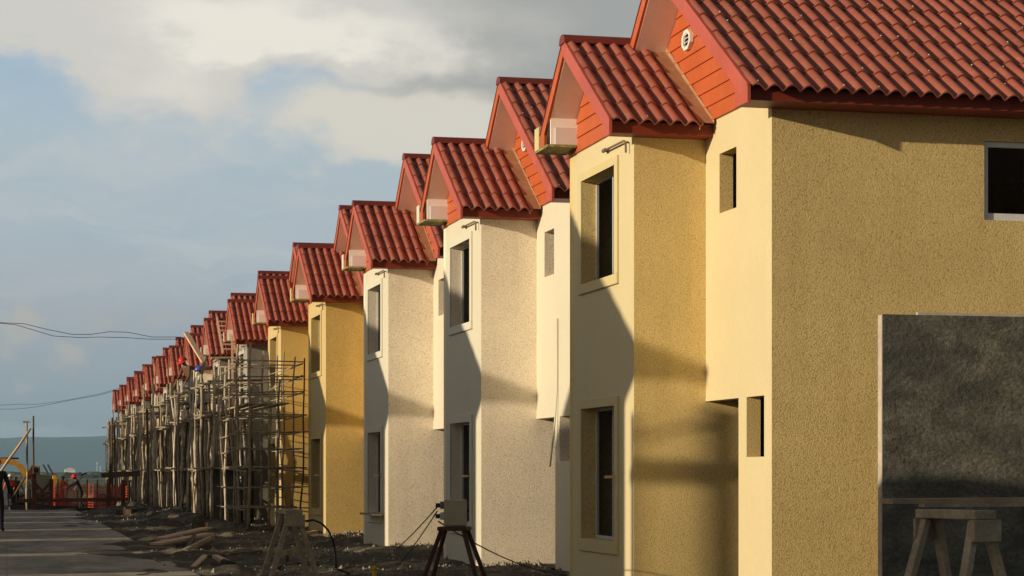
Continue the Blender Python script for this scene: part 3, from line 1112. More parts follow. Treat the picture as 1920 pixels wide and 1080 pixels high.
LOW = -0.38
person('worker in an orange vest with a pale helmet, back turned, nearest the excavator arm', ground_at(19, 114, LOW), R(200), stand(0.98, 0.5, 0.25), C_ORANGE, 'helmet_white', 'vest_stripes')
person('dark clothed worker right beside the one in the orange vest at the left', ground_at(30, 116, LOW), R(150), stand(0.95, 0.3, 0.5), dict(C_DARK, top='cloth_brown'), None)
person('worker in a white shirt and red cap standing behind the tall dark post', ground_at(51, 112, LOW), R(95), stand(1.0, 0.2, 0.6, 0.15), C_WHITE, 'helmet_red')
person('worker in red orange overalls walking before the orange net', ground_at(116, 112, LOW), R(70), stand(0.97, 0.3, 0.5, 0.1), C_RED, None)
person('tall worker in black bending forward with a red cap and a shovel on the shoulder', ground_at(152, 100, LOW), R(-80), stand(1.02, 0.1, 0.9, 0.42), C_DARK, 'helmet_red')
person('figure in dark clothes and red helmet cut off by the left picture edge', ground_at(-7, 51, 0.0), R(170), stand(0.99, 0.4, 0.2), C_DARK, 'helmet_red')
pr = ground_at(362, 67.6, 3.42)
person('stooping worker in a red helmet and brown shirt high on the scaffold', pr, R(-60), stand(1.0, 0.3, 0.25, 0.55), C_BROWN, 'helmet_red')
person('worker in a blue helmet and pale shirt on the scaffold below the leaning timber', ground_at(378, 66.9, 3.07), R(-100), stand(0.96, 0.2, 0.3, 0.1), C_WHITE, 'helmet_blue')
# the shovel on the bending worker's shoulder
p = ground_at(152, 100, LOW)
mb = MB()
mb.tube([(0.33, 0.05, 1.0), (-0.05, 0.0, 1.68)], 0.02, 6)
sh = mb.build('shovel', 'wood')
mb = MB()
m = Matrix.Translation((-0.05, 0, 1.68)) @ Matrix.Rotation(R(-62), 4, 'Y')
prof = [(-0.13, 0.0), (0.13, 0.0), (0.13, 0.24), (0.0, 0.36), (-0.13, 0.24)]
mb.face([m @ Vector((0.02 * (abs(a) > .1), a, b)) for a, b in prof])
mb.face([m @ Vector((0.012 + 0.02 * (abs(a) > .1), a, b)) for a, b in reversed(prof)])
mb.build('blade', 'exc_dark', sh)
sh.location = p
sh.rotation_euler = (0, 0, R(150))
tag(sh, 'shovel with a dark blade carried on the shoulder of the bending worker', 'shovel')

# ------------------------------------------------------------------ scaffolds
def crooked(rr, a, b, r, n=5, wob=0.03):
    a, b = Vector(a), Vector(b)
    pts = []
    for i in range(n):
        t = i / (n - 1)
        k = wob * (0 if i in (0,) else 1)
        pts.append(a + (b - a) * t + Vector((rr.uniform(-k, k), rr.uniform(-k, k), 0)))
    mb = MB()
    mb.tube(pts, r, 7, r2=r * 0.75)
    return mb


def make_scaffold(seed, L=6.6, W=1.25, rung=False, high=False):
    rr = random.Random(seed)
    root = empty('scaffold')
    n = 5
    r0 = 0.032 if rung else 0.044
    for i in range(n):
        y = L * i / (n - 1)
        for x in (0, W):
            yy, xx = y + rr.uniform(-0.15, 0.15), x + rr.uniform(-0.08, 0.08)
            h = rr.uniform(3.8, 5.0) if not rung else rr.uniform(4.05, 4.55)
            crooked(rr, (xx, yy, -0.05), (xx + rr.uniform(-.12, .12), yy + rr.uniform(-.15, .15), h), r0 * rr.uniform(.75, 1.3), 7, 0.04).build('pole', rr.choice(('wood_pole', 'wood_pole', 'wood_dark', 'wood_grey', 'wood_pale', 'wood_pale')), root)
    for q in range(3 if rung else 14):
        x, y = rr.uniform(-0.1, W + 0.1), rr.uniform(0, L)
        crooked(rr, (x, y, -0.05), (x + rr.uniform(-.3, .3), y + rr.uniform(-.4, .4), rr.uniform(2.6, 4.4)), r0 * rr.uniform(.6, 1.1), 7, 0.05).build('pole', rr.choice(('wood_pole', 'wood_dark', 'wood_pale')), root)
    lev = [0.55, 1.05, 1.5, 1.95, 2.35, 2.75, 3.3, 3.65, 4.0] if rung else [1.5, 3.0, 3.9]
    rl = 0.019 if rung else 0.028
    for z in lev:
        for x in (-0.05, W + 0.05):
            dz = rr.uniform(-0.06, 0.06)
            crooked(rr, (x, -0.3, z + dz), (x, L + 0.25, z - dz), rl, 5, 0.02).build('ledger', 'wood_pole', root)
        for i in range(n if not rung else 3):
            y = L * i / (n - 1) + 0.07
            dz = rr.uniform(-0.05, 0.05)
            e = rr.uniform(0.1, 0.3)
            crooked(rr, (-e, y, z + 0.04 + dz), (W + e, y + rr.uniform(-.05, .05), z + 0.04), rl, 3, 0.015).build('transom', 'wood_pole', root)
    for q in range(3):
        y = rr.uniform(0, L - 2.4)
        x = rr.choice((-0.08, W + 0.08))
        crooked(rr, (x, y, 0.1), (x, y + 2.2, rr.uniform(2.5, 3.6)), rl, 4, 0.03).build('brace', 'wood_pole', root)
    for z in (1.55, 3.05):
        for q in range(3):
            mb = MB()
            x = 0.15 + q * 0.36
            mb.beam((x, rr.uniform(-.3, .2), z), (x + rr.uniform(-.05, .05), L * rr.uniform(.8, 1.05), z + rr.uniform(-.01, .03)), 0.24, 0.04)
            mb.build('plank', 'wood_grey', root)
    if high:
        mb = MB()
        for q in range(2):
            mb.beam((0.1 + q * 0.5, 0.0, 3.6), (0.12 + q * 0.5, 2.6, 3.6), 0.34, 0.04)
        mb.build('plank', 'wood_grey', root)
    return root


sl_ = ['nearest scaffold tower of thin poles before the golden house', 'pole scaffold before the unpainted grey house next past the nearest tower',
       'pole scaffold with the two helmeted workers on it', 'pole scaffold just beyond the helmeted workers', 'pole scaffold second beyond the helmeted workers',
       'pole scaffold just nearer than the far roof ladder', 'pole scaffold below the far roof ladder', 'pole scaffold just past the far roof ladder',
       'farthest pole scaffold beside the two tall dark poles']
protos = [make_scaffold(5, rung=True, L=6.2), make_scaffold(9), make_scaffold(14, high=True), make_scaffold(21), make_scaffold(33)]
order = [0, 1, 2, 3, 4, 1, 3, 4, 1]
used = set()
for i, k in enumerate(order):
    o = protos[k] if k not in used else copy_tree(protos[k])
    used.add(k)
    o.location = (5.45 + (0.0 if i == 0 else rnd.uniform(-.1, .1)), 49.9 + 8 * i + (0 if i < 3 else rnd.uniform(-.3, .3)), 0.0)
    tag(o, sl_[i], 'scaffold', 'scaffolds along the unfinished houses')

def prop(name, mats, mbb, label, cat, group=None, bevel=0):
    return tag(recentre(mbb.build(name, mats, bevel=bevel)), label, cat, group)

mb = MB().beam(at_d(349, 624, 67.5), at_d(389, 690, 65.6), 0.16, 0.07)
prop('timber', 'wood_fresh', mb, 'long pale timber leaning slantwise above the worker in the blue helmet', 'timber')
q = at_d(419, 958, 58)
mb = MB().beam((q.x, q.y, 0.0), (q.x + 0.05, q.y + 0.25, 1.95), 0.62, 0.03)
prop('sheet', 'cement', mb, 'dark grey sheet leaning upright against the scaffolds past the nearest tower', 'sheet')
mb = MB().beam((5.75, 65.75, 4.1), (5.95, 65.7, 5.0), 0.24, 0.05)
prop('board', 'wood', mb, 'brown board standing upright at the scaffold top beside the blue helmet', 'board')
mb = MB()
for q in range(3):
    mb.beam((6.05 + 0.02 * q, 64.9 + 0.3 * q, 4.92), (7.25, 64.9 + 0.3 * q, 4.94), 0.26, 0.05)
for x in (6.2, 7.1):
    mb.beam((x, 64.7, 4.86), (x, 65.8, 4.86), 0.07, 0.07)
prop('platform', 'wood_grey', mb, 'plank platform hung under the eave of the house with the nearer roof ladder', 'platform')


def make_ladder(L, w=0.42, st=0.32):
    root = empty('ladder')
    for x in (-w / 2, w / 2):
        MB().beam((x, 0, 0), (x, 0, L), 0.06, 0.045, up=(0, 1, 0)).build('rail', 'wood_fresh', root)
    z = 0.2
    while z < L - 0.1:
        MB().beam((-w / 2, -0.035, z), (w / 2, -0.035, z), 0.035, 0.05).build('rung', 'wood_fresh', root)
        z += st
    return root


ang = math.atan(PITCH)
lad = make_ladder(2.5)
def roof_ladder(o, i, lab):
    y, z = HY0 + HP * i + BR_E - 0.12, EAVE_Z - 0.12 * PITCH
    o.location = (HX - 0.62, y - 0.1, z + 0.10)
    o.rotation_euler = (-(math.pi / 2 - ang), 0, 0)
    tag(o, lab, 'ladder', 'wooden ladders on the site')
roof_ladder(lad, 6, 'wooden ladder lying on the red bay roof near the leaning timber')
roof_ladder(copy_tree(lad), 10, 'wooden ladder lying on a far red roof, the farther of two')
l3 = make_ladder(3.0, 0.5, 0.34)
l3.location = (6.9, 64.3, 2.6)
l3.rotation_euler = (R(-6), 0, 0)
tag(l3, 'wooden ladder standing upright under the eave platform', 'ladder', 'wooden ladders on the site')

# ------------------------------------------------------------------ things in the foreground
def saw_horse(L=0.8, h=0.95, mat='wood_grey'):
    root = empty('saw_horse')
    MB().box((-0.10, 0, h - 0.065), (0.10, L, h)).build('beam', mat, root, bevel=0.006)
    for y in (0.07, L - 0.07):
        for s_ in (-1, 1):
            MB().beam((s_ * 0.05, y, h - 0.07), (s_ * 0.31, y + (-0.09 if y < .3 else 0.09), -0.05), 0.055, 0.085, up=(0, 1, 0)).build('leg', mat, root, bevel=0.004)
        MB().box((-0.125, y - 0.10 if y < .3 else y + 0.03, h - 0.22), (0.125, y - 0.06 if y < .3 else y + 0.06, h - 0.067)).build('gusset', mat, root, bevel=0.004)
    MB().beam((-0.20, 0.03, 0.35), (0.17, L - 0.03, 0.42), 0.03, 0.06).build('stretcher', mat, root)
    return root


sh1 = saw_horse(0.75, 0.95)
p = at_d(552, 975, 27.8)
sh1.location = (p.x, p.y, -0.02)
sh1.rotation_euler = (0, 0, R(4))
sh1.scale = (1.1, 0.8, 1.0)
tag(sh1, 'weathered wooden saw horse standing on the dark soil before the golden house', 'saw horse', 'wooden saw horses')
sh2 = copy_tree(sh1)
p = at_d(1848, 1000, 17.2)
sh2.location = (p.x, p.y, 0.0)
sh2.rotation_euler = (0, 0, R(15))
sh2.scale = (1.15, 1.0, 1.16)
tag(sh2, 'wooden saw horse in the shade under the plank at the right edge', 'saw horse', 'wooden saw horses')
mb = MB().beam((7.62, 17.62, 1.155), (10.4, 17.75, 1.165), 0.27, 0.045)
prop('plank', 'wood', mb, 'thick plank laid across the saw horse before the grey panel', 'plank')
mb = MB().beam((7.86, 17.4, 1.118), (8.9, 17.5, 1.12), 0.10, 0.03)
prop('batten', 'wood_grey', mb, 'thin batten lying under the plank on the right saw horse', 'batten')

# rough cement panel standing before the nearest house
pan = empty('cement_panel', (8.31, 19.3, 0))
mb = MB()
nxp, nzp = 50, 60
W_, H_ = 3.6, 2.955
for j in range(nzp + 1):
    for i in range(nxp + 1):
        x, z = W_ * i / nxp, H_ * j / nzp
        e = 0 if i in (0, nxp) or j in (0, nzp) else 1
        mb.v.append((x, e * (0.014 * mnoise.fractal(Vector((x * 2.2, 0, z * 6)), 1, 2, 5)), z))
for j in range(nzp):
    for i in range(nxp):
        a = j * (nxp + 1) + i
        mb.f.append((a, a + 1, a + nxp + 2, a + nxp + 1))
mb.mi = [0] * len(mb.f)
mb.sm = [True] * len(mb.f)
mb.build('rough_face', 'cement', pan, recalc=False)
mb = MB()
mb.box((-0.002, 0.02, 0), (W_, 0.115, H_ - 0.004))
mb.build('slab', 'cement_edge', pan)
mb = MB()
mb.box((0.42, 0.118, 0), (W_, 0.16, H_ + 0.035))
mb.build('backing_board', 'cement_edge', pan)
tag(pan, 'rough grey cement panel standing upright before the nearest yellow house', 'panel')

# power box on its stool
stool = empty('stool', (0, 0, 0))
MB().box((-0.13, -0.13, 0.90), (0.13, 0.13, 0.935)).build('seat', 'rust_wood', stool, bevel=0.004)
for sx in (-1, 1):
    for sy in (-1, 1):
        MB().tube([(sx * 0.10, sy * 0.10, 0.90), (sx * 0.245, sy * 0.235, 0.45), (sx * 0.37, sy * 0.36, -0.03)], 0.021, 7).build('leg', 'rust_wood', stool)
p = at_d(852, 985, 18.6)
stool.location = (p.x, p.y, 0.0)
stool.rotation_euler = (0, 0, R(-22))
tag(stool, 'rusty brown four legged stool carrying the power box', 'stool')
bx = empty('power_box', (p.x, p.y, 0.936), R(-10))
MB().box((-0.09, -0.07, 0), (0.105, 0.09, 0.238)).build('case', 'box_grey', bx, bevel=0.008)
MB().box((-0.092, -0.077, 0.012), (0.107, -0.0715, 0.226)).build('cover', 'box_grey', bx, bevel=0.002)
for z, mt in ((0.155, 'socket'), (0.06, 'socket_pale')):
    so_ = MB().box((-0.125, -0.05, z), (-0.0905, 0.03, z + 0.065)).build('socket', mt, bx, bevel=0.004)
    MB().box((-0.165, -0.035, z + 0.012), (-0.126, 0.012, z + 0.05)).build('plug', 'cable', so_)
MB().tube([(0.106, 0.0, 0.14), (0.128, 0.0, 0.14)], 0.012, 8).build('knob', 'cable', bx)
tag(bx, 'grey electric power box with sockets on the brown stool', 'power box')
def sag(a, b, s_, n=14):
    a, b = Vector(a), Vector(b)
    return [a + (b - a) * (i / n) - Vector((0, 0, s_ * 4 * (i / n) * (1 - i / n))) for i in range(n + 1)]
px_ = Vector((p.x - 0.16, p.y, 1.10))
g1, g2, g3 = gnd(705, 1052), gnd(672, 1100), gnd(1060, 1085)
for (a, b, s_, lab) in ((px_, gnd(722, 1046), 0.04, 'upper black cable from the power box down to the soil at the left'),
                        (px_ + Vector((0.01, 0.02, -0.03)), gnd(735, 1075), 0.03, 'lower black cable from the power box down to the soil at the left'),
                        (Vector((p.x - 0.13, p.y + 0.06, 0.98)), gnd(1062, 1079), 0.10, 'black cable running from the power box to the right along the cream wall')):
    mb = MB()
    mb.tube(sag(a, b + Vector((0, 0, 0.01)), s_), 0.0065, 6)
    tag(mb.build('cable', 'cable'), lab, 'cable', 'cables of the power box')

# hoses
mb = MB()
mb.tube([at_d(560, 985, 28.6), at_d(572, 977, 28.7), at_d(588, 975, 28.9), at_d(604, 982, 29.2), at_d(616, 995, 29.5), at_d(625, 1015, 29.8), at_d(629, 1040, 30.1), at_d(630, 1070, 30.4)], 0.014, 8)
tag(mb.build('hose', 'hose'), 'black hose arching up beside the golden wall', 'hose')
mb = MB()
mb.tube([gnd(505, 1072, 0.02), gnd(530, 1062, 0.05), gnd(560, 1057, 0.06), gnd(600, 1060, 0.05), gnd(640, 1070, 0.04), gnd(680, 1085, 0.03), gnd(740, 1105, 0.03)], 0.019, 8)
tag(mb.build('hose', 'hose'), 'black hose lying across the soil behind the saw horse', 'hose')
mb = MB()
q = gnd(702, 1088, 0)
mb.tube([(q.x, q.y, -0.05), (q.x, q.y, 0.14)], 0.035, 8, r2=0.03)
mb.tube([(q.x, q.y, 0.14), (q.x, q.y, 0.19)], 0.045, 8, r2=0.02)
prop('marker_peg', 'yellow', mb, 'small yellow peg in the soil left of the stool', 'peg')

# bucket, stakes, loose timber
q = gnd(372, 1003, 0)
bk = empty('bucket', (q.x, q.y, 0.02), label='dark bucket standing on the soil below the scaffolds', cat='bucket')
mb = MB()
n = 16
for (r0, z0, r1, z1) in ((0.13, 0, 0.17, 0.32), (0.17, 0.32, 0.16, 0.32), (0.16, 0.32, 0.12, 0.02)):
    for i in range(n):
        a, b = 2 * math.pi * i / n, 2 * math.pi * (i + 1) / n
        mb.face([(r0 * math.cos(a), r0 * math.sin(a), z0), (r0 * math.cos(b), r0 * math.sin(b), z0), (r1 * math.cos(b), r1 * math.sin(b), z1), (r1 * math.cos(a), r1 * math.sin(a), z1)], 0, True)
mb.face([(0.13 * math.cos(2 * math.pi * i / n), 0.13 * math.sin(2 * math.pi * i / n), 0.01) for i in range(n)])
mb.build('pail', 'bucket', bk)
MB().tube([(-0.165, 0, 0.31), (-0.14, 0, 0.2), (0, -0.16, 0.14), (0.14, 0, 0.2), (0.165, 0, 0.31)], 0.008, 5).build('handle', 'steel_rod', bk)
q = gnd(386, 1006, 0)
prop('stake', 'wood_fresh', MB().beam((q.x, q.y, -0.05), (q.x + 0.02, q.y, 0.31), 0.05, 0.05), 'pale stake standing in the soil beside the dark bucket', 'stake')
prop('stake', 'wood_fresh', MB().beam(gnd(539, 1064, -0.05), gnd(539, 1062, 0) + Vector((0, 0, 0.22)), 0.06, 0.06), 'short pale stake between the legs of the left saw horse', 'stake')
planks = [((292, 1027, .07), (392, 1020, .20), .26, .05, 'wood_fresh', 'broad fresh plank propped on the heap at the road edge'),
          ((300, 1021, .12), (388, 1013, .26), .22, .04, 'wood_fresh', 'fresh plank lying highest on the heap at the road edge'),
          ((344, 1037, .03), (398, 1022, .16), .09, .07, 'wood_grey', 'grey timber propped under the fresh plank heap'),
          ((350, 1034, .03), (366, 1020, .20), .08, .05, 'wood_dark', 'short dark strut standing under the fresh plank heap'),
          ((262, 1029, .03), (325, 1032, .05), .12, .03, 'wood', 'thin board lying flat at the road end of the plank heap'),
          ((388, 1050, .05), (484, 1041, .06), .16, .06, 'wood_dark', 'long dark board on the soil between plank heap and saw horse'),
          ((362, 1066, .02), (384, 1054, .10), .08, .04, 'wood_fresh', 'pale broken batten at the road edge below the plank heap'),
          ((404, 1053, .08), (428, 1061, .04), .10, .06, 'wood_fresh', 'pale offcut lying before the long dark board'),
          ((465, 1073, .03), (480, 1066, .03), .05, .03, 'wood', 'thin stick lying on the soil left of the saw horse'),
          ((320, 983, .05), (336, 968, .35), .30, .04, 'wood', 'small board leaning on the spoil heap beyond the bucket'),
          ((232, 968, .10), (262, 966, .12), .5, .25, 'wood_dark', 'dark timber pack lying at the foot of the far scaffold'),
          ((560, 1010, .08), (592, 1007, .12), .12, .06, 'wood_fresh', 'pale block of timber beside the foot of the golden wall')]
for a, b, w_, h_, mt, lab in planks:
    A, B = gnd(a[0], a[1], 0), gnd(b[0], b[1], 0)
    A.z, B.z = a[2], b[2]
    prop('timber', mt, MB().beam(A, B, w_, h_), lab, 'timber', 'loose timber on the soil', bevel=0.004)
mb = MB().tube([gnd(420, 1055, 0.05), gnd(438, 1062, 0.05)], 0.06, 12)
prop('pipe', 'hose', mb, 'short black pipe lying beside the pale offcut', 'pipe')

# rubble: more chips and clods than one could count
mb = MB()
rr = random.Random(17)
def clod(c, s_):
    pts = []
    for i in range(6):
        d = [(1, 0, 0), (-1, 0, 0), (0, 1, 0), (0, -1, 0), (0, 0, 1), (0, 0, -1)][i]
        pts.append(Vector(c) + Vector(d) * s_ * rr.uniform(.5, 1.2))
    for f in ((0, 2, 4), (2, 1, 4), (1, 3, 4), (3, 0, 4), (2, 0, 5), (1, 2, 5), (3, 1, 5), (0, 3, 5)):
        mb.face([pts[k] for k in f])
for i in range(4200):
    y = 24 + 62 * rr.random() ** 1.4
    x = min(7.6, max(2.3, rr.gauss(5.2, 1.5)))
    clod((x, y, soil_z(x, y) + 0.01), rr.choice((.012, .015, .02, .025, .045)) * rr.uniform(.6, 1.3))
for n_ in range(1, 7):
    for i in range(160):
        x, y = HX + BX - 0.05 + rr.random() * 0.9, HY0 + HP * n_ + BY - abs(rr.gauss(0, .25)) - 0.05
        clod((x, y, soil_z(x, y) + 0.02), rr.choice((.02, .03, .05)) * rr.uniform(.7, 1.4))
tag(mb.build('rubble', 'rubble', recalc=False), 'pale chips, clods and mortar crumbs strewn over the dark soil', 'rubble', kind='stuff')

# ------------------------------------------------------------------ street end: barrier, net, poles, excavator
bar = empty('barrier', (0, 0, 0), label='reddish wooden barrier of posts and rails across the street end', cat='barrier')
d0 = 81.0
B0 = at_d(60, 960, d0)
def bl(px, py, d=d0):
    return at_d(px, py, d)
bar.location = (B0.x, B0.y, 0.0)
inv = Matrix.Translation(-bar.location)
def bpart(nm, a, b, w_, h_, mt='barrier_red'):
    MB().beam(inv @ a, inv @ b, w_, h_).build(nm, mt, bar)
bpart('post', bl(64, 962), bl(64, 888), 0.17, 0.14)
bpart('post', bl(96, 962), bl(96, 898), 0.16, 0.14)
bpart('post', bl(204, 962), bl(204, 905), 0.15, 0.14)
bpart('post', bl(231, 962), bl(231, 900), 0.16, 0.14)
bpart('rail', bl(28, 939), bl(240, 936), 0.06, 0.14)
bpart('rail', bl(10, 960.5), bl(236, 960.5), 0.08, 0.13, 'wood_dark')
bpart('rail', bl(190, 891), bl(262, 888), 0.06, 0.20, 'wood_dark')
bpart('brace', bl(66, 938, 80.9), bl(94, 905, 80.9), 0.05, 0.10)
bpart('brace', bl(66, 906, 80.85), bl(94, 938, 80.85), 0.05, 0.10)
for a, b, r0, mt, lab in (((62, 905), (62.5, 780), 0.045, 'wood_dark', 'taller of two thin dark poles at the street end'),
                          ((51, 905), (50, 792), 0.05, 'wood_pole', 'shorter pole with a small crosspiece at the street end')):
    A, B = at_d(a[0], a[1], 83), at_d(b[0], b[1], 83)
    A.z = -0.05
    mb = crooked(random.Random(2), A, B, r0, 6, 0.025)
    if mt == 'wood_pole':
        mb.beam(B + Vector((-0.14, 0, 0.02)), B + Vector((0.14, 0, 0.02)), 0.08, 0.07)
    prop('pole', mt, mb, lab, 'pole')
A, B = at_d(4, 881, 82.6), at_d(57, 803, 82.9)
A2 = A - (B - A) * 0.62
mb = crooked(random.Random(4), A2, B, 0.06, 5, 0.02)
prop('pole', 'wood_fresh', mb, 'long pale pole leaning against the shorter upright pole', 'pole')
A, B = at_d(33, 918, 83.5), at_d(62, 872, 83.2)
prop('pole', 'wood_dark', crooked(random.Random(6), at_d(22, 936, 83.6), B, 0.05, 5, 0.02), 'dark pole slanting up behind the wooden barrier', 'pole')
for px, top, lab in ((205.5, 790, 'tall dark pole standing at the far end of the scaffolds'), (210, 783, 'tallest dark pole standing at the far end of the scaffolds')):
    A, B = at_d(px, 910, 100), at_d(px + .5, top, 100)
    A.z = -0.05
    prop('pole', 'wood_dark', crooked(random.Random(int(px)), A, B, 0.06, 6, 0.03), lab, 'pole')

net = empty('safety_net', label='orange plastic safety net strung across the street end', cat='safety net')
path = [(96, 108), (108, 106), (125, 105), (145, 104), (163, 101), (182, 99), (200, 97), (216, 95), (228, 94), (243, 92)]
pts = [at_d(a, 900, d) for a, d in path]
net.location = (pts[0].x, pts[0].y, LOW)
mb = MB()
rr = random.Random(8)
cols_ = []
for i in range(len(pts) - 1):
    for k in range(8):
        t = k / 8
        q = pts[i] + (pts[i + 1] - pts[i]) * t - net.location
        cols_.append((q.x, q.y + 0.10 * math.sin(i * 3 + k * 0.8), 0.06 + 0.04 * rr.random(), 1.34 - 0.16 * math.sin(math.pi * t) + 0.03 * rr.random()))
rows = 10
for i in range(len(cols_) - 1):
    a, b = cols_[i], cols_[i + 1]
    za = [a[2] + (a[3] - a[2]) * r_ / rows for r_ in range(rows + 1)]
    zb = [b[2] + (b[3] - b[2]) * r_ / rows for r_ in range(rows + 1)]
    for r_ in range(rows + 1):
        h = 0.013
        mb.face([(a[0], a[1], za[r_] - h), (b[0], b[1], zb[r_] - h), (b[0], b[1], zb[r_] + h), (a[0], a[1], za[r_] + h)])
    w_ = 0.012
    mb.face([(a[0] - w_, a[1] - 0.004, a[2]), (a[0] + w_, a[1] - 0.004, a[2]), (a[0] + w_, a[1] - 0.004, a[3]), (a[0] - w_, a[1] - 0.004, a[3])])
mb.build('mesh', 'net_orange', net, recalc=False)
for i, q in enumerate(pts):
    z = q - net.location
    MB().beam((z.x, z.y + 0.1, -0.1), (z.x + 0.02, z.y + 0.1, 1.5), 0.06, 0.06).build('post', 'wood_dark', net)

# spoil heap of stones behind the barrier
mb = MB()
for i in range(900):
    t = rr.random()
    px = 22 + 115 * t
    q = at_d(px, 900, 119 + rr.gauss(0, 1.0))
    hgt = 0.95 * (1 - abs(2 * t - 0.9) ** 2.2)
    clod((q.x, q.y, LOW + max(0, hgt) * rr.random()), rr.uniform(.06, .2))
tag(mb.build('stone_heap', 'rubble', recalc=False), 'heap of pale broken stones behind the wooden barrier', 'stones', kind='stuff')

ex = empty('excavator', label='yellow excavator with a curved boom and open hatches beyond the barrier', cat='excavator')
q = at_d(76, 900, 150)
ex.location = (q.x, q.y, LOW)
MBx = lambda: MB()
for y in (-0.75, 0.75):
    poly = [(-1.15, 0.28), (-0.95, 0.05), (0.95, 0.05), (1.15, 0.28), (1.05, 0.55), (-1.05, 0.55)]
    MB().prism(poly, 'y', y - 0.2, y + 0.2).build('track', 'exc_dark', ex, bevel=0.03)
MB().box((-0.9, -0.6, 0.56), (0.75, 0.6, 0.72)).build('undercarriage', 'exc_dark', ex)
MB().prism([(-0.95, 0.73), (0.8, 0.73), (0.8, 1.62), (-0.2, 1.72), (-0.95, 1.45)], 'y', -0.85, 0.85).build('body', 'exc_dark', ex, bevel=0.03)
MB().prism([(0.803, 0.80), (1.15, 0.9), (1.22, 1.35), (1.1, 1.66), (0.803, 1.66)], 'y', -0.9, 0.9).build('counterweight', 'exc_yellow', ex, bevel=0.05)
cabo = MB().prism([(-0.75, 1.47), (-0.05, 1.73), (-0.05, 2.28), (-0.55, 2.30), (-0.78, 1.9)], 'y', 0.15, 0.85).build('cab', 'exc_yellow', ex, bevel=0.03)
MB().box((-0.60, 0.12, 1.85), (-0.15, 0.148, 2.2)).build('window', 'dark', cabo)
for x in (0.18, 0.50):
    MB().beam((x + 0.38, 0.1, 1.72), (x, 0.1, 2.42), 0.75, 0.10, up=(1, 0, 0)).build('hatch', 'exc_dark', ex)
def boxsec(path, w0, h0, h1):
    mb = MB()
    n = len(path)
    rings = []
    for i, (x, z) in enumerate(path):
        a, b = path[max(0, i - 1)], path[min(n - 1, i + 1)]
        t = Vector((b[0] - a[0], 0, b[1] - a[1])).normalized()
        nn = Vector((-t.z, 0, t.x))
        h = h0 + (h1 - h0) * i / (n - 1)
        c = Vector((x, 0, z))
        rings.append([c + nn * h + Vector((0, w0, 0)), c + nn * h - Vector((0, w0, 0)), c - nn * h - Vector((0, w0, 0)), c - nn * h + Vector((0, w0, 0))])
    for i in range(n - 1):
        for k in range(4):
            mb.face([rings[i][k], rings[i][(k + 1) % 4], rings[i + 1][(k + 1) % 4], rings[i + 1][k]])
    mb.face(rings[0])
    mb.face(list(reversed(rings[-1])))
    return mb
boxsec([(-0.9, 1.15), (-1.05, 1.75), (-1.35, 2.25), (-1.85, 2.58), (-2.5, 2.66), (-3.3, 2.5)], 0.14, 0.22, 0.17).build('boom', 'exc_yellow', ex)
boxsec([(-3.15, 2.72), (-3.6, 2.0), (-3.95, 1.1)], 0.11, 0.17, 0.10).build('stick', 'exc_yellow', ex)
MB().tube([(-1.5, 0, 2.85), (-3.1, 0, 2.88)], 0.06, 8).build('ram', 'exc_dark', ex)
MB().prism([(-3.95, 1.1), (-4.25, 0.75), (-4.1, 0.35), (-3.6, 0.25), (-3.55, 0.65)], 'y', -0.4, 0.4).build('bucket', 'exc_dark', ex)

# steel mesh standing on the new slab
mb = MB()
for i in range(18):
    mb.beam((0.2 + i * 0.24, 88.2, -0.24), (0.2 + i * 0.24, 111.5, -0.24), 0.02, 0.02)
for i in range(30):
    mb.beam((0.15, 88.4 + i * 0.79, -0.225), (4.35, 88.4 + i * 0.79, -0.225), 0.02, 0.02)
prop('steel_mesh', 'cable', mb, 'dark reinforcing steel mesh lying over the pale new slab', 'steel mesh')

# ------------------------------------------------------------------ overhead wires
pole = empty('utility_pole', (-7.2, 78.0, 0), label='wooden utility pole at the left outside the picture', cat='utility pole')
MB().tube([(0, 0, -0.3), (0, 0, 8.6)], 0.13, 10, r2=0.09).build('post', 'wood_dark', pole)
MB().beam((-0.7, 0, 8.2), (0.7, 0, 8.2), 0.1, 0.12).build('crossarm', 'wood_dark', pole)
wl = ['upper wire of the nearer pair crossing the sky at the left', 'lower wire of the nearer pair crossing the sky at the left',
      'upper wire of the fainter pair low in the sky', 'lower wire of the fainter pair low in the sky']
L0 = Vector((-7.2, 78.0, 8.35))
def wire(pts_, r, lab):
    mb = MB()
    mb.tube(pts_, r, 5)
    tag(mb.build('overhead_wire', 'cable'), lab, 'wire', 'overhead wires')
def via(pp, d):
    return [at_d(a, b, d_) for (a, b), d_ in zip(pp, d)]
wire([L0] + via([(-40, 598), (0, 605), (45, 607), (90, 618), (135, 627), (170, 627), (205, 622), (240, 623), (285, 632), (340, 632)], [84 + i * 0.3 for i in range(10)]), 0.012, wl[0])
wire([L0 + Vector((0.1, 0, -0.1))] + via([(-40, 600), (0, 606), (30, 609), (60, 618), (100, 630), (150, 633), (185, 632), (235, 633), (280, 636), (340, 636)], [84 + i * 0.3 for i in range(10)]), 0.012, wl[1])
L1 = at_d(-60, 768, 124)
wire([L0 + Vector((-0.3, 0, -0.2)), L1] + via([(0, 760), (30, 758), (70, 758), (110, 753), (150, 746), (190, 738), (226, 727)], [124] * 7), 0.011, wl[2])
wire([L0 + Vector((0.3, 0, -0.2)), L1 - Vector((0, 0, 0.1))] + via([(0, 767), (30, 767), (60, 764), (100, 757), (140, 749), (185, 741), (226, 730)], [124] * 7), 0.011, wl[3])

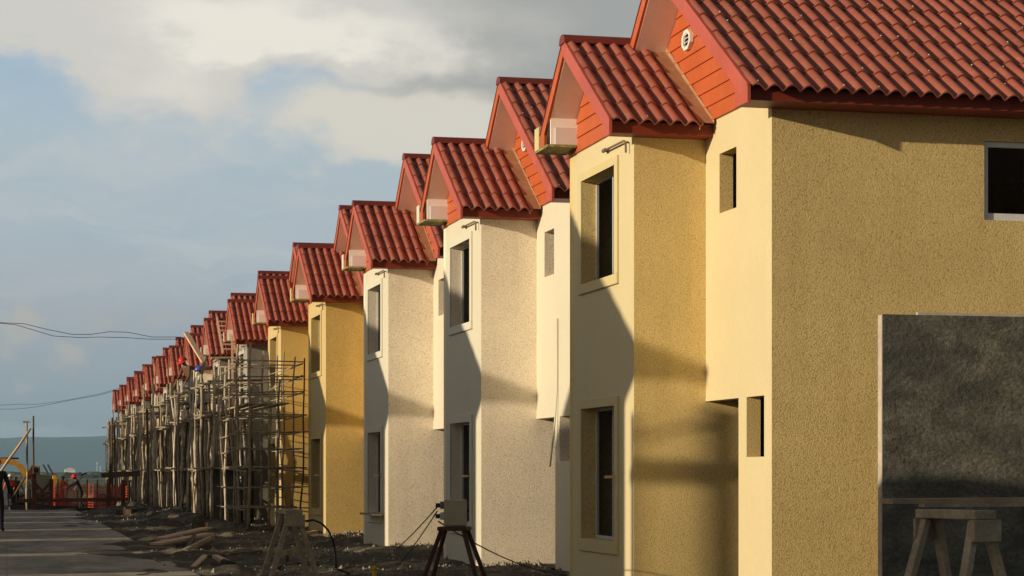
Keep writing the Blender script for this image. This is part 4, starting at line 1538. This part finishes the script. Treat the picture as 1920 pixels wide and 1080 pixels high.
# trestle scaffold at the facing house: its frame throws the bars of shade on the nearest bay
fr = empty('scaffold', (-8.38, 19.10, 0), label='scaffold frame at the facing house, across the street outside the picture', cat='scaffold')
for x in (0.0, 1.28):
    MB().tube([(x, 0, 0), (x, 0, 4.9)], 0.06, 8).build('pole', 'wood_pole', fr)
MB().box((-0.2, -0.12, 4.14), (1.45, 0.06, 4.30)).build('ledger', 'wood', fr)
MB().beam((0.05, -0.03, 4.6), (1.25, -0.03, 4.85), 0.03, 0.035).build('brace', 'wood', fr)

# unseen hut, added across the street to throw shade on the grey panel
hut = empty('shade_hut', (-6.0, 13.4, 0), label='unseen hut added across the street to shade the grey panel', cat='hut')
MB().box((-2, -2.2, 0), (2, 2.2, 3.75)).build('wall', 'cement_edge', hut)
MB().prism([(-2.4, 3.75), (2.4, 3.75), (0, 4.2)], 'x', -2.3, 2.3).build('roof', 'cap', hut)
MB().box((2.003, -0.5, 0.02), (2.04, 0.4, 2.1)).build('door', 'wood_dark', hut)
#SITE-END

# ------------------------------------------------------------------ sun and sky
SUN = Vector((1.55, 0.42, -0.285)).normalized()
sl = bpy.data.lights.new('sun', 'SUN')
sl.energy = 5.0
sl.angle = R(0.5)
sl.color = (1.0, 0.84, 0.60)
so = bpy.data.objects.new('sun', sl)
col.objects.link(so)
so.rotation_euler = SUN.to_track_quat('-Z', 'Y').to_euler()
elev = math.asin(-SUN.z)
azim = math.atan2(-SUN.x, -SUN.y)


def world():
    w = bpy.data.worlds.new('World')
    sc.world = w
    w.use_nodes = True
    nt = w.node_tree
    bg = nt.nodes['Background']
    sky = N(nt, 'ShaderNodeTexSky', sky_type='NISHITA')
    sky.sun_disc = False
    sky.sun_elevation = elev
    sky.sun_rotation = azim
    sky.air_density = 1.0
    sky.dust_density = 1.5
    STR = 0.1
    bg.inputs['Strength'].default_value = STR
    tc = N(nt, 'ShaderNodeTexCoord')
    sp = N(nt, 'ShaderNodeSeparateXYZ')
    nt.links.new(tc.outputs['Generated'], sp.inputs[0])
    X, Y, Z = sp.outputs

    def mth(op, a, b=None, c=None, clamp=False):
        n = N(nt, 'ShaderNodeMath', operation=op)
        n.use_clamp = clamp
        for k, q in enumerate((a, b, c)):
            if q is None:
                continue
            if isinstance(q, (int, float)):
                n.inputs[k].default_value = q
            else:
                nt.links.new(q, n.inputs[k])
        return n.outputs[0]
    az = mth('ARCTAN2', X, Y)
    el = mth('ARCSINE', Z)
    # break up edges: billow noise in (azimuth, elevation)
    cb = N(nt, 'ShaderNodeCombineXYZ')
    nt.links.new(mth('MULTIPLY', az, 1.0), cb.inputs[0])
    nt.links.new(mth('MULTIPLY', el, 1.9), cb.inputs[1])
    def nz(scale, detail, rough, off):
        mp = N(nt, 'ShaderNodeMapping')
        mp.inputs['Location'].default_value = (off, off * 0.7, 0)
        nt.links.new(cb.outputs[0], mp.inputs['Vector'])
        n = N(nt, 'ShaderNodeTexNoise', Scale=scale, Detail=detail, Roughness=rough)
        nt.links.new(mp.outputs[0], n.inputs['Vector'])
        return n.outputs[0]
    nA = nz(9, 7, 0.55, 0.0)
    nB = nz(22, 6, 0.55, 3.1)
    nC = nz(6, 5, 0.5, 7.7)
    waz = mth('ADD', az, mth('MULTIPLY', mth('SUBTRACT', nA, 0.5), 0.09))
    wel = mth('ADD', el, mth('MULTIPLY', mth('SUBTRACT', nB, 0.5), 0.045))

    def blob(px, py, sx, sy, gain=1.0, p=2.0):
        a = YAW + math.atan((px - 960) / FPX)
        e = math.atan((HORIZON - py) / FPX)
        da = mth('DIVIDE', mth('SUBTRACT', waz, a), sx / FPX)
        de = mth('DIVIDE', mth('SUBTRACT', wel, e), sy / FPX)
        r2 = mth('ADD', mth('MULTIPLY', da, da), mth('MULTIPLY', de, de))
        return mth('MULTIPLY', mth('EXPONENT', mth('MULTIPLY', r2, -1.0)), gain)

    def s2l(c):
        return tuple(((x / 255 + 0.055) / 1.055) ** 2.4 / STR for x in c)
    mr = N(nt, 'ShaderNodeMapRange')
    mr.inputs['From Min'].default_value = 0.0
    mr.inputs['From Max'].default_value = 0.25
    nt.links.new(el, mr.inputs['Value'])
    gr = N(nt, 'ShaderNodeValToRGB')
    stops = [(0.0, (146, 160, 168)), (0.16, (157, 169, 179)), (0.30, (166, 173, 184)), (0.44, (173, 188, 200)), (0.62, (180, 196, 206)), (0.78, (160, 188, 213)), (1.0, (152, 184, 214))]
    els = gr.color_ramp.elements
    while len(els) < len(stops):
        els.new(0.5)
    for e, (p, c) in zip(els, stops):
        e.position = p
        e.color = (*s2l(c), 1)
    nt.links.new(mr.outputs[0], gr.inputs[0])
    cur = gr.outputs[0]

    def lay(mask, c):
        nonlocal cur
        m = N(nt, 'ShaderNodeMix', data_type='RGBA')
        nt.links.new(mth('MULTIPLY', mask, 1.0, clamp=True), m.inputs[0])
        nt.links.new(cur, m.inputs[6])
        if isinstance(c, tuple):
            m.inputs[7].default_value = (*s2l(c), 1)
        else:
            nt.links.new(c, m.inputs[7])
        cur = m.outputs[2]

    def soft(x, lo, hi):
        n = N(nt, 'ShaderNodeMapRange')
        n.interpolation_type = 'SMOOTHSTEP'
        n.inputs['From Min'].default_value = lo
        n.inputs['From Max'].default_value = hi
        nt.links.new(x, n.inputs['Value'])
        return n.outputs[0]
    # streaked veil over the middle
    cs = N(nt, 'ShaderNodeCombineXYZ')
    nt.links.new(mth('MULTIPLY', waz, 5.0), cs.inputs[0])
    nt.links.new(mth('MULTIPLY', wel, 34.0), cs.inputs[1])
    ns = N(nt, 'ShaderNodeTexNoise', Scale=1.6, Detail=7.0, Roughness=0.6)
    nt.links.new(cs.outputs[0], ns.inputs['Vector'])
    lay(mth('MULTIPLY', mth('MULTIPLY', soft(ns.outputs[0], 0.40, 0.68), mth('SUBTRACT', soft(el, 0.05, 0.11), soft(el, 0.15, 0.185))), 0.62), (201, 207, 210))
    veil = mth('MULTIPLY', soft(nC, 0.40, 0.62), mth('SUBTRACT', soft(el, 0.02, 0.10), soft(el, 0.15, 0.185)))
    lay(mth('MULTIPLY', veil, 0.30), (196, 199, 200))
    # grey bank upper right
    g1 = mth('ADD', blob(1150, 60, 420, 150, 1.5), blob(980, 150, 230, 60, 0.6))
    lay(soft(g1, 0.12, 0.95), (167, 167, 163))
    # cream banks
    c1 = mth('ADD', blob(480, 30, 400, 90, 1.35), blob(80, 30, 300, 95, 1.1))
    c1 = mth('ADD', c1, blob(650, 110, 220, 65, 0.6))
    c1 = mth('ADD', c1, blob(300, 165, 120, 105, 0.95))
    c1 = mth('ADD', c1, blob(430, 220, 90, 50, 0.35))
    c1 = mth('MULTIPLY', c1, mth('ADD', 0.35, mth('MULTIPLY', nB, 1.3)))
    lay(mth('MULTIPLY', soft(c1, 0.10, 0.95), 0.95), (222, 216, 206))
    c2 = mth('ADD', blob(400, 40, 210, 70, 1.1), blob(640, 75, 210, 38, 0.9))
    c2 = mth('ADD', c2, blob(300, 180, 80, 60, 0.5))
    lay(mth('MULTIPLY', soft(mth('MULTIPLY', c2, mth('ADD', 0.25, mth('MULTIPLY', nB, 1.4))), 0.15, 0.95), 0.85), (253, 246, 231))
    c3 = mth('ADD', blob(800, 225, 210, 58, 1.35), blob(620, 215, 150, 42, 0.6))
    c3 = mth('ADD', c3, blob(730, 295, 140, 34, 0.6))
    lay(mth('MULTIPLY', soft(mth('MULTIPLY', c3, mth('ADD', 0.35, mth('MULTIPLY', nB, 1.3))), 0.12, 1.0), 0.95), (229, 221, 206))
    # small puffs low on the left
    for px, py, sx, sy, g in ((62, 600, 30, 40, .95), (30, 640, 44, 32, .8), (135, 680, 40, 40, .95), (50, 720, 36, 18, .5), (205, 610, 50, 22, .35), (320, 615, 40, 20, .4)):
        lay(mth('MULTIPLY', soft(blob(px, py, sx, sy), 0.1, 1.0), g * 0.9), (192, 187, 180))
    # mist lying on the hills
    mist = mth('MULTIPLY', soft(el, 0.012, 0.0205), mth('SUBTRACT', 1.0, soft(wel, 0.0215, 0.0265)))
    lay(mth('MULTIPLY', mist, 0.5), (186, 192, 194))
    # clear sky model higher up and all round
    hi = soft(el, 0.24, 0.5)
    cm = N(nt, 'ShaderNodeMix', data_type='RGBA')
    nt.links.new(mth('ADD', 0.55, mth('MULTIPLY', soft(nA, 0.4, 0.65), 0.35)), cm.inputs[0])
    nt.links.new(sky.outputs[0], cm.inputs[6])
    cm.inputs[7].default_value = (1.1, 1.0, 0.8, 1)
    lay(hi, cm.outputs[2])
    # unseen dark bank added behind the camera to cut fill on side walls
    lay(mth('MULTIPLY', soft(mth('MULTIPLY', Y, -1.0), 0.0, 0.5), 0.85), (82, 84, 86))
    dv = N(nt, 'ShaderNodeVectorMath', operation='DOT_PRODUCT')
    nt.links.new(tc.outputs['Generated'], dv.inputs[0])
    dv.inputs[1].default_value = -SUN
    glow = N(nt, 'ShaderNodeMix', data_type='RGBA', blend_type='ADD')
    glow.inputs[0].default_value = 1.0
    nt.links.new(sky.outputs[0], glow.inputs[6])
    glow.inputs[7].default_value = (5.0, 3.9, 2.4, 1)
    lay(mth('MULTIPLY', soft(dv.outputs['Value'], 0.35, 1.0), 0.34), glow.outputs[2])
    m = N(nt, 'ShaderNodeMix', data_type='RGBA')
    m.inputs[0].default_value = 0.08
    nt.links.new(cur, m.inputs[6])
    nt.links.new(sky.outputs[0], m.inputs[7])
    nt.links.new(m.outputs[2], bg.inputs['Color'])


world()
sc.view_settings.view_transform = 'Standard'
sc.view_settings.look = 'None'
sc.view_settings.exposure = 0.0
sc.view_settings.gamma = 1.0
sc.cycles.use_denoising = True
sc.cycles.max_bounces = 6
sc.cycles.diffuse_bounces = 4
sc.cycles.volume_bounces = 0
sc.cycles.sample_clamp_indirect = 5.0
